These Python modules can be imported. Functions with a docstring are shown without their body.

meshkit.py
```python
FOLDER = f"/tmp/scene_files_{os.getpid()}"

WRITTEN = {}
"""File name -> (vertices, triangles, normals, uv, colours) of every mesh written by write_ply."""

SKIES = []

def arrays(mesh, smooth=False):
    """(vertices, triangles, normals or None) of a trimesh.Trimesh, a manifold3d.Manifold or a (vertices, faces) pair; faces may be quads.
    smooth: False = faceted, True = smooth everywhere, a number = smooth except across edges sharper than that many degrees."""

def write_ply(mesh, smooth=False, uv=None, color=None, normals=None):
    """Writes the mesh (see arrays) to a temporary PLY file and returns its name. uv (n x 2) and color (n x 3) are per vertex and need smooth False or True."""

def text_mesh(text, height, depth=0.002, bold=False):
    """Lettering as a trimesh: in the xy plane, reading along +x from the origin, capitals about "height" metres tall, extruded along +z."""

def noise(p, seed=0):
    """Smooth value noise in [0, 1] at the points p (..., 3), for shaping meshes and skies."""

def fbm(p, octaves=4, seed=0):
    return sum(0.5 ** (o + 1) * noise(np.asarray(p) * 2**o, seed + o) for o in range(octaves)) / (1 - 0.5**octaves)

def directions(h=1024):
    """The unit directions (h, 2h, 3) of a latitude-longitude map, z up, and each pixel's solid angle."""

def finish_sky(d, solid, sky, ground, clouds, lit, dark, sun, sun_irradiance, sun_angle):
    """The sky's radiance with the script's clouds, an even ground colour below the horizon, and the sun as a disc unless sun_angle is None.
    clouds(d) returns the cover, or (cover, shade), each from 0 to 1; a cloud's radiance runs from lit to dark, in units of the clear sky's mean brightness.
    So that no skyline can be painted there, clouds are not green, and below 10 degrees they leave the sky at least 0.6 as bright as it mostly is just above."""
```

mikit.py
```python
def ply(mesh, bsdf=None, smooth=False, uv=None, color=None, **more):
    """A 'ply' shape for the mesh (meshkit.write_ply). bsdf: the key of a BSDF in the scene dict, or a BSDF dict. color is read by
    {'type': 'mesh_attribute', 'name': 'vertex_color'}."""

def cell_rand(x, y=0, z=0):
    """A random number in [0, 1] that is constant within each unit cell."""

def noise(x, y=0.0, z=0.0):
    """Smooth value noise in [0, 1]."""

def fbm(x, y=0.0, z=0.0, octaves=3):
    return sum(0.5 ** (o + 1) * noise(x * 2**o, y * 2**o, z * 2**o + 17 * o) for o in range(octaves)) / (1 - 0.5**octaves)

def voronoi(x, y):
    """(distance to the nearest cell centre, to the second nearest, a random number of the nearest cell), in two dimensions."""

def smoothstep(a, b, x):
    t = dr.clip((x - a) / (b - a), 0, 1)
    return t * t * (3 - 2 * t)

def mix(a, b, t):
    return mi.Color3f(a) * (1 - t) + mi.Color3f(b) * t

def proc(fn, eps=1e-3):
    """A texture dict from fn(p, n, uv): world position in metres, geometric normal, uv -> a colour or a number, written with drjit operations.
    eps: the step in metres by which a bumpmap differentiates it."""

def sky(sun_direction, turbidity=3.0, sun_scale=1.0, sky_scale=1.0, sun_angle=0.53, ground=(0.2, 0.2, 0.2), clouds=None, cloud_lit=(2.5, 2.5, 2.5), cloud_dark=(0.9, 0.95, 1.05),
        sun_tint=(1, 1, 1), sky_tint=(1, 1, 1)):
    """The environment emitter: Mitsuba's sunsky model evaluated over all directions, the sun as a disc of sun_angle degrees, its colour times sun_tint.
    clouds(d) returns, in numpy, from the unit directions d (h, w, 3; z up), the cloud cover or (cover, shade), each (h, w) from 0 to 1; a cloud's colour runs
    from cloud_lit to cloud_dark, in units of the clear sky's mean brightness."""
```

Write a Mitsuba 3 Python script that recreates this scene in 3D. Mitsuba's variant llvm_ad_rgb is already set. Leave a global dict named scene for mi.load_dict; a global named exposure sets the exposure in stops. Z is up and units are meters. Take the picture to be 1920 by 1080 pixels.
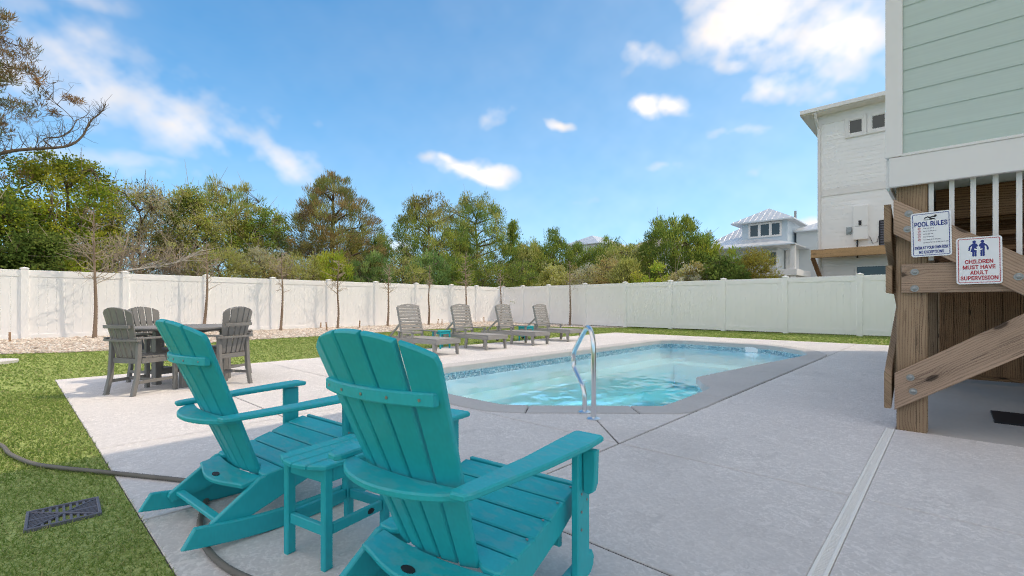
import math
import numpy as np, trimesh, shapely
from shapely.geometry import Polygon, box as sbox, LineString, Point
from shapely.ops import unary_union
from shapely import affinity
import drjit as dr
import mitsuba as mi, mikit, meshkit
from mikit import proc, noise, fbm, voronoi, cell_rand, smoothstep, mix

# World: x runs along the long pool edge (away, right), y along the short one (away, left), z up, metres.
scene, labels, used = {}, {}, {}
T4 = mi.ScalarTransform4f
A0 = math.radians(43.055)
FWD = np.array([math.cos(A0), math.sin(A0), 0.0])

# ------------------------------------------------------------------ camera, sky, exposure
scene['camera'] = {'type': 'perspective', 'fov': 2*math.degrees(math.atan(960/883)), 'fov_axis': 'x',
    'to_world': T4().look_at(origin=[0, 0, 1.0], target=[FWD[0], FWD[1], 1.0], up=[0, 0, 1]),
    'principal_point_offset_y': -30/1080, 'near_clip': 0.05, 'far_clip': 3000.0}
SUN = np.array([0.58, -0.50, 1.0])
exposure = 2.54

def azel(d):
    # degrees to the right of the view axis and above the horizon
    az = np.degrees(np.arctan2(d[..., 0]*math.sin(A0) - d[..., 1]*math.cos(A0), d[..., 0]*math.cos(A0) + d[..., 1]*math.sin(A0)))
    return az, np.degrees(np.arcsin(np.clip(d[..., 2], -1, 1)))

# centre azimuth, elevation, half widths, tilt (deg), weight, edge roughness
BLOBS = [(-44, 20.0, 14, 5.4, -6, .60), (-34, 17.6, 12, 4.4, -20, .60), (-26, 15.2, 8.0, 2.4, -20, .60), (-40, 13.2, 12, 1.6, 0, .45), (-46, 25.8, 10, 1.5, 0, .48), (-37, 12.4, 9, 1.2, 4, .42), (-27, 19.5, 4, 2.0, -30, .36), (-22.5, 19.0, 1.6, 1.8, 0, .40),
         (-4.6, 15.8, 6.4, 1.5, -8, .98), (-8.0, 16.8, 2.4, 1.1, 0, .80), (-9.5, 16.6, 3.5, 1.4, 0, .55), (-1.6, 21.6, 4.2, 1.6, 8, .52), (6.2, 20.6, 2.0, .8, -25, .66), (15.6, 26.4, 5.2, 1.8, -6, .56), (16.2, 21.8, 3.2, 1.3, -8, 1.0), (19.0, 21.6, 2.6, 1.3, 0, .92),
         (27.5, 28.2, 8.0, 5.4, -12, .92), (34, 24.6, 7.5, 5.4, 0, .88), (24.0, 31.0, 6, 2.6, 0, .78), (29.0, 21.6, 3.6, 1.7, 0, .80), (25.5, 24.8, 3.4, 1.6, -20, .72), (37, 30, 9, 4, 0, .72), (45, 25, 9, 7, 0, .72), (17.5, 15.7, 4.2, 1.4, 0, .42), (25.5, 18.0, 6, 1.2, -4, .50), (33, 7.4, 7, 2.4, 6, .95), (-13, 6.5, 3, 2, 0, .55), (30, 14.5, 7, 2, 0, .42), (8, 12, 9, 1.2, 0, .30), (2, 26, 9, 1.4, 12, .30)]

def clouds(d):
    az, el = azel(d)
    n1, n2 = meshkit.fbm(d*11.0 + 3, 6, 3), meshkit.fbm(d*34.0 + 5, 5, 11)
    wx, wy = (meshkit.fbm(d*13 + 9, 4, 21)-.5)*5.5, (meshkit.fbm(d*13 + 31, 4, 33)-.5)*3.6
    field = np.zeros(az.shape)
    for (a, e, wa, we, t, s) in BLOBS:
        t = math.radians(t)
        da, de = az + wx - a, el + wy - e
        u, v = da*math.cos(t) + de*math.sin(t), -da*math.sin(t) + de*math.cos(t)
        field = np.maximum(field, s*np.exp(-((u/wa)**2 + (v/we)**2)*1.0))
    far = np.clip((np.abs(az) - 50)/12, 0, 1)
    q = d / np.maximum(d[..., 2:3] + 0.18, 0.05)
    wide = meshkit.fbm(np.stack([q[..., 0], q[..., 1], d[..., 2]*3], -1)*3.1, 5, 3)
    field = np.maximum(field, far*np.clip((wide - .31)*4.5, 0, 1.0)*np.clip(el/14, 0, 1))
    f = field + ((n1 - .5)*1.25 + (n2 - .5)*.75)*np.clip(field*1.4, 0, 1)**.7
    cover = np.clip((f - .16)/.98, 0, 1)
    cover = cover*cover*(3 - 2*cover)*.95
    veil = .03 + .25*np.clip(1 - el/28, 0, 1)**1.5 + .16*np.clip((az + 25)/65, 0, 1) + .16*(n1 - .5)
    return np.maximum(cover, np.clip(veil, 0, 1)*.75), np.clip(.62 - field*.50 + (n2 - .5)*1.1 + (n1 - .5)*.5, 0, 1)

scene['sky'] = mikit.sky(SUN, turbidity=3.0, sun_scale=0.265, sky_scale=.97, ground=(.3, .3, .28), clouds=clouds,
    cloud_lit=(3.0, 2.65, 2.35), cloud_dark=(1.95, 1.8, 1.66), sun_tint=(.97, .97, .985), sky_tint=(.56, .91, .97))

# ------------------------------------------------------------------ materials
def rgb(*c): return {'type': 'rgb', 'value': list(c)}
def mat(key, color, rough=.5, spec=.5, bump=None, scale=1.0, **k):
    col = color if isinstance(color, dict) else (proc(color) if callable(color) else rgb(*color))
    b = {'type': 'principled', 'base_color': col, 'roughness': rough, 'specular': spec, **k}
    if bump is not None:
        b = {'type': 'bumpmap', 'arbitrary': proc(bump, 2e-3), 'scale': scale, 'bsdf': b}
    scene[key] = {'type': 'twosided', 'bsdf': b}
    return key
VC = {'type': 'mesh_attribute', 'name': 'vertex_color'}

def concrete_fn(p, n, uv):
    a = fbm(p.x*1.1, p.y*1.1, 0, 4); b = fbm(p.x*34, p.y*34, 0, 3); c = fbm(p.x*110, p.y*90, 3, 2)
    w = noise(p.x*95 + 7*b, p.y*62 + 6*b, 7); w2 = noise(p.x*52 + 5*b, p.y*80 - 4*b, 17)
    fleck = dr.maximum(smoothstep(.60, .85, w), smoothstep(.66, .88, w2))*(.45 + .55*smoothstep(.3, .7, fbm(p.x*3.1, p.y*3.1, 9, 3)))
    v = .565*(.95 + .09*a)*(.95 + .10*b)*(.93 + .14*c) + .11*fleck
    stain = smoothstep(.60, .80, fbm(p.x*.9 + 7, p.y*.7, 2, 5))
    spot = smoothstep(.80, .90, noise(p.x*9 + 3*b, p.y*9, 23))
    return mi.Color3f(v*1.035, v*.985, v*.95)*(1 - .09*stain)*(1 - .07*spot)
mat('m_concrete', concrete_fn, .78, .3, lambda p, n, uv: fbm(p.x*60, p.y*60, 0, 3), .004)
def coping_fn(p, n, uv):
    v = .45*(.92 + .14*fbm(p.x*2, p.y*2, 0, 4))*(.94 + .12*fbm(p.x*70, p.y*70, 0, 2))
    return mi.Color3f(v*1.03, v*.99, v*.955)
mat('m_coping', coping_fn, .8, .3)
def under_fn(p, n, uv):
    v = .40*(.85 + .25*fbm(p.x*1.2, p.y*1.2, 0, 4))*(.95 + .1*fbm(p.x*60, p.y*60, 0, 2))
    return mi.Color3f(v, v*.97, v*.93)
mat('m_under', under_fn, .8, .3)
mat('m_joint', (.10, .095, .09), .9, .2)
def turf_fn(p, n, uv):
    a = fbm(p.x*70, p.y*70, 0, 3); b = fbm(p.x*.9, p.y*.9, 4, 3)
    far = smoothstep(3.0, 9.0, dr.sqrt(p.x*p.x + p.y*p.y))
    c = mix((.235, .305, .075), (.385, .445, .155), smoothstep(.25, .75, a))
    return c*(.85 + .3*b)
mat('m_turf', turf_fn, .75, .2, lambda p, n, uv: fbm(p.x*90, p.y*90, 0, 2), .012)
def soil_fn(p, n, uv):
    a = fbm(p.x*.5, p.y*.5, 0, 4)
    return mix((.16, .13, .09), (.10, .12, .05), smoothstep(.4, .6, a))
mat('m_soil', soil_fn, .9, .2)
def gravel_fn(p, n, uv):
    d1, d2, r = voronoi(p.x*22, p.y*22)
    v = (.42 + .24*r)*smoothstep(-.1, .22, d2 - d1)
    return mi.Color3f(v*1.1, v*.95, v*.80)
mat('m_gravel', gravel_fn, .85, .3)
mat('m_vcol', VC, .75, .3)
def vinyl_fn(p, n, uv):
    v = .87*(.975 + .03*fbm(p.x*1.2 + p.y*1.2, p.z*1.4, 3, 3)) - .035*smoothstep(.25, .0, p.z)*fbm(p.x*6 + p.y*6, p.z*8, 1, 3)
    return mi.Color3f(v, v*.99, v*.99)
mat('m_vinyl', vinyl_fn, .42, .5)
def teal_fn(p, n, uv):
    a = fbm(p.x*9, p.y*9, p.z*9, 3); b = noise(p.x*180, p.y*180, p.z*40)
    up = dr.clip(n.z, 0, 1)
    dust = smoothstep(.45, .72, fbm(p.x*60, p.y*22, p.z*14, 4))*up*.16
    c = mi.Color3f(.018, .395, .445)*(.92 + .14*a)*(.96 + .08*b)
    return c*(1 - dust) + mi.Color3f(.30, .36, .34)*dust
mat('m_teal', teal_fn, .42, .45)
def grey_fn(p, n, uv):
    v = .215*(.92 + .16*fbm(p.x*12, p.y*12, p.z*12, 3))
    return mi.Color3f(v*1.02, v*.97, v*.92)
mat('m_grey', grey_fn, .48, .4)
def greyl_fn(p, n, uv):
    v = .31*(.92 + .16*fbm(p.x*12, p.y*12, p.z*12, 3))
    return mi.Color3f(v*1.02, v*.97, v*.92)
mat('m_greylight', greyl_fn, .5, .4)
mat('m_steel', (.78, .79, .80), .12, .5, metallic=1.0)
mat('m_galv', lambda p, n, uv: mi.Color3f(.36, .36, .35)*(.7 + .4*fbm(p.x*80, p.y*80, p.z*80, 2)), .42, .5, metallic=.8)
mat('m_hose', lambda p, n, uv: mi.Color3f(.15, .135, .115)*(.8 + .4*fbm(p.x*14, p.y*14, p.z*14, 3)), .55, .4)
mat('m_black', (.018, .018, .022), .5, .4)
mat('m_grate', (.13, .13, .16), .5, .4)
mat('m_drain', (.78, .76, .72), .5, .4)
def wood(light, dark, knots=.5):
    """Plain-sawn softwood: fine streaks along the board, cathedral arches here and there, knots and small checks."""
    def fn(p, n, uv):
        x, y = uv.x, uv.y
        cell = voronoi(x*1.6 + 3.7, y*3.8)
        is_k = dr.select(cell[2] > 1 - knots, 1., 0.)
        kn = smoothstep(.30, .0, cell[0])*is_k
        ring = y*330 + 26*fbm(x*.7, y*5, 0, 3) + 5*noise(x*3, y*20, 4) + 14*kn
        g = .5 + .5*dr.sin(ring)
        g = g*g*.42 + .58*fbm(x*14, y*420, 2, 3)
        c = mix(light, dark, smoothstep(.25, .95, g))
        c = c*(.74 + .46*fbm(x*1.3, y*9, 5, 3))
        core = smoothstep(.090, .05, cell[0])*is_k
        check = smoothstep(.72, .80, noise(x*5, y*260, 8))*smoothstep(.5, .7, noise(x*1.1, y*40, 9))
        return c*(1 - .72*core)*(1 - .22*kn)*(1 - .45*check)
    return fn
mat('m_wood', wood((.43, .30, .215), (.26, .17, .115), .55), .75, .25)
mat('m_woodpost', wood((.34, .235, .15), (.19, .122, .072), .45), .78, .25)
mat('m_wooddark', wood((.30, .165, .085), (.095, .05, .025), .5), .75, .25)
mat('m_woodnew', wood((.52, .33, .17), (.40, .23, .10), .3), .7, .3)
mat('m_stake', wood((.42, .28, .18), (.28, .17, .10), .2), .8, .25)
mat('m_sage', lambda p, n, uv: mi.Color3f(.50, .58, .535)*(.95 + .08*fbm(p.x*3, p.y*.8, p.z*9, 3))*(.97 + .05*noise(p.x*10, p.y*4, p.z*160)), .6, .35)
mat('m_trim', lambda p, n, uv: mi.Color3f(.76, .735, .71)*(.96 + .07*fbm(p.x*2, p.y*2, p.z*2, 3)), .55, .4)
mat('m_white', lambda p, n, uv: mi.Color3f(.82, .805, .785)*(.96 + .07*fbm(p.x*.8, p.y*.8, p.z*3, 3)), .6, .4)
mat('m_blue', lambda p, n, uv: mi.Color3f(.50, .58, .64)*(.95 + .08*fbm(p.x, p.y, p.z*4, 3)), .6, .3)
mat('m_paleblue', (.62, .66, .67), .6, .3)
mat('m_roofmetal', lambda p, n, uv: mi.Color3f(.62, .64, .66)*(.93 + .12*fbm(p.x*2, p.y*2, 1, 3)), .38, .5, metallic=.35)
mat('m_shingle', lambda p, n, uv: mi.Color3f(.34, .32, .29)*(.8 + .4*fbm(p.x*6, p.y*6, p.z*9, 3)), .85, .2)
mat('m_pane', (.045, .055, .055), .08, .6)
mat('m_signwhite', (.80, .80, .81), .3, .5)
mat('m_signblue', (.012, .025, .20), .35, .5)
mat('m_signred', (.42, .025, .04), .35, .5)
mat('m_signgrey', (.30, .30, .33), .4, .4)
mat('m_bark', lambda p, n, uv: mix((.10, .072, .05), (.22, .17, .125), fbm(p.x*12, p.y*12, p.z*4, 3)), .9, .2)
mat('m_twig', lambda p, n, uv: mix((.15, .10, .07), (.34, .26, .20), fbm(p.x*7, p.y*7, p.z*3, 3)), .85, .2)
mat('m_greytwig', lambda p, n, uv: mix((.26, .205, .155), (.50, .42, .33), fbm(p.x*7, p.y*7, p.z*3, 3)), .85, .2)
mat('m_deadwood', lambda p, n, uv: mix((.34, .30, .25), (.55, .50, .44), fbm(p.x*9, p.y*9, p.z*5, 3)), .85, .2)
scene['m_leaf'] = {'type': 'principledthin', 'base_color': VC, 'roughness': .55, 'diff_trans': 1.0, 'spec_trans': 0.0, 'eta': 1.4}
def shell_fn(p, n, uv):
    sp = noise(p.x*160, p.y*160, p.z*160)
    return mi.Color3f(.79, .92, .975)*(.93 + .10*sp)*(.97 + .05*fbm(p.x*2, p.y*2, p.z*2, 3))
mat('m_shell', shell_fn, .35, .5)
def tile_fn(p, n, uv):
    x, y = uv.x*36, uv.y*36
    r, r2 = cell_rand(x, y, 2), cell_rand(x, y, 5)
    fx, fy = x - dr.floor(x), y - dr.floor(y)
    grout = dr.maximum(dr.maximum(smoothstep(.12, .04, fx), smoothstep(.88, .96, fx)), dr.maximum(smoothstep(.12, .04, fy), smoothstep(.88, .96, fy)))
    c = mix((.02, .095, .19), (.13, .36, .47), r)
    c = mix(c, (.46, .58, .62), smoothstep(.72, .80, r2))
    return mix(c, (.40, .50, .52), grout)
mat('m_tile', tile_fn, .15, .6)
scene['m_water'] = {'type': 'thindielectric', 'int_ior': 1.33}
scene['water_body'] = {'type': 'homogeneous', 'albedo': rgb(.02, .10, .12), 'sigma_t': {'type': 'rgb', 'value': [.30, .055, .018]}}

# ------------------------------------------------------------------ mesh helpers
TM = trimesh.Trimesh
cat_ = trimesh.util.concatenate
def key_for(base):
    k, i = base, 0
    while k in used:
        i += 1; k = f'{base}_{i:03d}'
    used[k] = 1
    return k
def thing(name, label, category, group=None):
    k = key_for(name)
    labels[k] = {'label': label, 'category': category, **({'group': group} if group else {})}
    return k
def put(name, mesh, m, parent=None, smooth=False, label=None, category=None, group=None, kind=None, color=None, to_world=None, uv=None):
    k = key_for((parent + '__' if parent else '') + name)
    if isinstance(mesh, dict): d = dict(mesh)
    else:
        if uv is None and isinstance(mesh, TM) and 'uv' in mesh.metadata and smooth is False: uv = mesh.metadata['uv']
        d = mikit.ply(mesh, m, smooth=smooth, uv=uv, color=color)
    if to_world is not None: d['to_world'] = T4(to_world)
    scene[k] = d
    info = {a: b for a, b in dict(label=label, category=category, group=group, kind=kind).items() if b}
    if info: labels[k] = info
    return k
def part_of(parent):
    return lambda name, mesh, m, **k: put(name, mesh, m, parent, **k)

def inset(pts, c):
    p = np.asarray(pts, float); a = np.roll(p, 1, 0); b = np.roll(p, -1, 0)
    e1 = p - a; e2 = b - p
    e1 /= np.linalg.norm(e1, axis=1, keepdims=True); e2 /= np.linalg.norm(e2, axis=1, keepdims=True)
    n1 = np.stack([-e1[:, 1], e1[:, 0]], 1); n2 = np.stack([-e2[:, 1], e2[:, 0]], 1)
    m = n1 + n2; m /= np.maximum(np.linalg.norm(m, axis=1, keepdims=True), 1e-9)
    k = c/np.clip((m*n1).sum(1, keepdims=True), .35, 1)
    return p + m*k
def plank(pts, t, ch=.003, off=None):
    """A chamfered board: the outline pts (counter-clockwise) extruded from z = 0 to t; carries uv = (along x, across y)."""
    pts = np.asarray(pts, float)
    if Polygon(pts).exterior.is_ccw is False: pts = pts[::-1]
    n = len(pts); ins = inset(pts, ch) if ch else pts
    tri = tri2d(pts)
    if ch: V = np.vstack([np.c_[ins, np.zeros(n)], np.c_[pts, np.full(n, ch)], np.c_[pts, np.full(n, t-ch)], np.c_[ins, np.full(n, t)]])
    else: V = np.vstack([np.c_[pts, np.zeros(n)], np.c_[pts, np.full(n, t)]])
    L = len(V)//n; F = []
    i = np.arange(n); j = (i+1) % n
    for l in range(L-1):
        F += [np.c_[i+l*n, j+l*n, j+(l+1)*n], np.c_[i+l*n, j+(l+1)*n, i+(l+1)*n]]
    F += [tri[:, ::-1], tri + (L-1)*n]
    m = TM(V, np.vstack(F), process=False)
    o = np.asarray(off if off is not None else (0, 0), float)
    m.metadata['uv'] = np.c_[V[:, 0], V[:, 1] + V[:, 2]] + o
    return m
def tri2d(pts):
    poly = Polygon(pts)
    v, f = trimesh.creation.triangulate_polygon(poly, engine='earcut')
    from scipy.spatial import cKDTree
    idx = cKDTree(np.asarray(pts)).query(v)[1]
    f = idx[f]
    a, b, c = (np.asarray(pts)[f[:, k]] for k in range(3))
    s = ((b-a)[:, 0]*(c-a)[:, 1] - (b-a)[:, 1]*(c-a)[:, 0]) < 0
    f[s] = f[s][:, ::-1]
    return f
def rect(x0, x1, y0, y1): return [(x0, y0), (x1, y0), (x1, y1), (x0, y1)]
def frame(o, x, y):
    x = np.asarray(x, float); y = np.asarray(y, float)
    x = x/np.linalg.norm(x); z = np.cross(x, y); z /= np.linalg.norm(z); y = np.cross(z, x)
    M = np.eye(4); M[:3, 0], M[:3, 1], M[:3, 2], M[:3, 3] = x, y, z, o
    return M
def move(m, M):
    r = TM(np.asarray(m.vertices) @ M[:3, :3].T + M[:3, 3], m.faces if np.linalg.det(M[:3, :3]) > 0 else np.asarray(m.faces)[:, ::-1], process=False)
    if 'uv' in m.metadata: r.metadata['uv'] = m.metadata['uv']
    return r
def join(ms):
    V, F, U, k = [], [], [], 0
    for m in ms:
        V.append(np.asarray(m.vertices)); F.append(np.asarray(m.faces) + k); k += len(m.vertices)
        U.append(m.metadata.get('uv', np.zeros((len(m.vertices), 2))))
    r = TM(np.vstack(V), np.vstack(F), process=False); r.metadata['uv'] = np.vstack(U)
    return r
def bx(x0, x1, y0, y1, z0, z1, ch=.003, off=None):
    """A chamfered box whose uv runs along its longest side."""
    d = [x1-x0, y1-y0, z1-z0]; o = np.argsort(d)[::-1]
    M = np.zeros((4, 4)); M[3, 3] = 1
    ax = np.eye(3)
    a, b = ax[o[0]], ax[o[1]]; c = np.cross(a, b)
    lo = np.array([x0, y0, z0], float); w = d[o[2]]
    org = lo.copy()
    if c[o[2]] < 0: org[o[2]] += w
    return move(plank(rect(0, d[o[0]], 0, d[o[1]]), w, min(ch, w*.4) if ch else 0, off), frame(org, a, b))
def bar(p, q, w, t, side=(0, 0, 1), ch=.003, off=None):
    """A board from p to q, w wide (along side as far as it can), t thick, centred."""
    p, q = np.asarray(p, float), np.asarray(q, float); L = np.linalg.norm(q-p)
    x = (q-p)/L; s = np.asarray(side, float); y = s - x*(s@x); y /= np.linalg.norm(y); z = np.cross(x, y)
    return move(plank(rect(0, L, -w/2, w/2), t, min(ch, t*.4) if ch else 0, off), frame(p - z*t/2, x, y))
def tube(points, radii, sides=8, caps=True):
    p = np.asarray(points, float); n = len(p); r = np.broadcast_to(np.asarray(radii, float), (n,))
    t = np.gradient(p, axis=0); t /= np.linalg.norm(t, axis=1, keepdims=True) + 1e-12
    ref = np.array([0, 0, 1.]) if abs(t[0, 2]) < .9 else np.array([1., 0, 0])
    a = np.cross(t, ref); a /= np.linalg.norm(a, axis=1, keepdims=True) + 1e-12
    for k in range(1, n):
        v = a[k-1] - t[k]*(a[k-1]@t[k]); L = np.linalg.norm(v)
        if L > 1e-6: a[k] = v/L
    b = np.cross(t, a); g = np.arange(sides)*2*np.pi/sides
    V = p[:, None] + r[:, None, None]*(np.cos(g)[None, :, None]*a[:, None] + np.sin(g)[None, :, None]*b[:, None])
    i, j = np.meshgrid(np.arange(n-1), np.arange(sides), indexing='ij')
    q = np.stack([i*sides+j, i*sides+(j+1) % sides, (i+1)*sides+(j+1) % sides, (i+1)*sides+j], -1).reshape(-1, 4)
    F = np.vstack([q[:, [0, 1, 2]], q[:, [0, 2, 3]]]); V = V.reshape(-1, 3)
    if caps:
        c = np.arange(1, sides-1)
        F = np.vstack([F, np.c_[c*0, c+1, c], np.c_[c*0, c, c+1] + (n-1)*sides])
    return TM(V, F, process=False)
def smooth_path(pts, k=8):
    p = np.asarray(pts, float); P = np.vstack([2*p[0]-p[1], p, 2*p[-1]-p[-2]]); out = []
    for i in range(1, len(P)-2):
        for t in np.linspace(0, 1, k, endpoint=False):
            a, b, c, d = P[i-1:i+3]
            out.append(.5*(2*b + (c-a)*t + (2*a-5*b+4*c-d)*t*t + (3*b-a-3*c+d)*t**3))
    return np.array(out + [p[-1]])
def segs(P, Q, r0, r1, sides=3):
    """Many straight tapering twigs at once."""
    P, Q = np.asarray(P, float), np.asarray(Q, float)
    r0, r1 = np.broadcast_to(r0, (len(P),)), np.broadcast_to(r1, (len(P),)); ok = np.linalg.norm(Q-P, axis=1) > 1e-4
    P, Q, r0, r1 = P[ok], Q[ok], r0[ok], r1[ok]; n = len(P)
    d = Q-P; d /= np.linalg.norm(d, axis=1, keepdims=True) + 1e-12
    ref = np.where(np.abs(d[:, 2:]) < .9, [0, 0, 1.], [1., 0, 0])
    a = np.cross(d, ref); a /= np.linalg.norm(a, axis=1, keepdims=True); b = np.cross(d, a)
    g = np.arange(sides)*2*np.pi/sides
    ring = np.cos(g)[None, :, None]*a[:, None] + np.sin(g)[None, :, None]*b[:, None]
    V = np.concatenate([P[:, None] + ring*r0[:, None, None], Q[:, None] + ring*r1[:, None, None]], 1).reshape(-1, 3)
    j = np.arange(sides); k = (j+1) % sides
    f = np.vstack([np.c_[j, k, k+sides], np.c_[j, k+sides, j+sides]])
    F = (f[None] + (np.arange(n)*2*sides)[:, None, None]).reshape(-1, 3)
    return TM(V, F, process=False)
def sheet(poly, z):
    ms = []
    for g in getattr(poly, 'geoms', [poly]):
        v, f = trimesh.creation.triangulate_polygon(g, engine='earcut')
        a, b, c = (v[f[:, k]] for k in range(3))
        s = ((b-a)[:, 0]*(c-a)[:, 1] - (b-a)[:, 1]*(c-a)[:, 0]) < 0; f = f.copy(); f[s] = f[s][:, ::-1]
        ms.append(TM(np.c_[v, np.full(len(v), z)], f, process=False))
    return cat_(ms)
def slab(poly, z0, z1, ch=.004):
    poly = shapely.geometry.polygon.orient(poly.simplify(.002))
    return move(plank(np.array(poly.exterior.coords)[:-1], z1-z0, ch), frame([0, 0, z0], [1, 0, 0], [0, 1, 0]))
def arc(cx, cy, r, a0, a1, n): return [(cx + r*math.cos(a), cy + r*math.sin(a)) for a in np.radians(np.linspace(a0, a1, n))]
def rotz(a, x=0, y=0, z=0):
    c, s = math.cos(a), math.sin(a); return np.array([[c, -s, 0, x], [s, c, 0, y], [0, 0, 1, z], [0, 0, 0, 1.]])

# ------------------------------------------------------------------ ground, pool, deck
rng = np.random.default_rng(11)
POOL = [(3.36, 3.27), (3.50, 3.05), (4.37, 2.08), (4.6, 2.07), (5.45, 2.09), (5.75, 2.11), (5.96, 2.30), (6.42, 2.555), (7.2, 2.47), (8.7, 2.31), (10.6, 2.09), (11.0, 2.13), (11.6, 2.36),
        (12.2, 2.85), (12.48, 3.2), (12.6, 3.6), (12.62, 5.35), (12.52, 5.66), (12.22, 5.84), (11.8, 5.87), (4.3, 5.84), (3.85, 5.76), (3.52, 5.5), (3.38, 5.1), (3.35, 4.3), (3.35, 3.5)]
pool = Polygon(POOL).buffer(-.008).buffer(.008)
deck_all = sbox(.42, -9.5, 14.55, 8.65)
cop = pool.buffer(.33, join_style=1).union(sbox(4.3, 1.755, 10.4, 2.7))
hole = pool.buffer(.10)
grav_edge = smooth_path([(-14, 14.6), (-6, 13.6), (-1.5, 14.2), (.0, 13.75), (1.3, 13.25), (3, 13.8), (4.7, 14.25), (7.4, 14.4), (10.5, 14.9), (14, 15.0), (15.6, 14.2), (16.4, 12.8), (16.9, 11.3), (17.6, 10.4), (18.3, 10.1)], 6)
gravel = Polygon(list(map(tuple, grav_edge)) + [(18.3, 17.9), (-14, 17.9)])
house_fp = sbox(4.84, -9.5, 13.8, .33)
put('ground', sheet(Polygon(Point(0, 0).buffer(900).exterior.coords, [hole.exterior.coords]), -.16), 'm_soil', kind='structure', label='sandy ground around the yard and under the trees')
lawn = sbox(-14, -14, 18.3, 17.9).difference(deck_all).difference(gravel)
LAWN = put('lawn', sheet(lawn, -.004), 'm_turf', kind='structure', label='green artificial turf lawn around the concrete deck')
put('gravel_bed', sheet(gravel, .004), 'm_gravel', kind='structure', label='pale gravel bed along the foot of the white fence')

DECK = key_for('pool_deck'); labels[DECK] = {'label': 'pale broom finished concrete pool deck', 'kind': 'structure'}
put('joint_bed', sheet(deck_all.difference(hole).difference(sbox(1.2, .33, 4.85, .394)), -.006), 'm_joint', DECK)
g = .0055
def cut(poly, others):
    for o in others: poly = poly.difference(o)
    return poly
def slabs(region, us, vs, m):
    for a, b in zip(us, us[1:]):
        for c, d in zip(vs, vs[1:]):
            q = sbox(a+g, c+g, b-g, d-g).intersection(region)
            for r in getattr(q, 'geoms', [q]):
                if r.area > .002: put('slab', sheet_block(r, -.12, 0.0), m, DECK)
def sheet_block(poly, z0, z1):
    poly = shapely.geometry.polygon.orient(poly.buffer(0))
    if len(poly.interiors): return cat_([sheet(poly, z1)])
    return slab(poly, z0, z1, .004)
free = deck_all.difference(cop.buffer(g))
drain_box = sbox(1.2, .332, 4.86, .392)
crack = LineString([(3.47, 2.24), (2.99, 1.745)]).buffer(.006)
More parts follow.
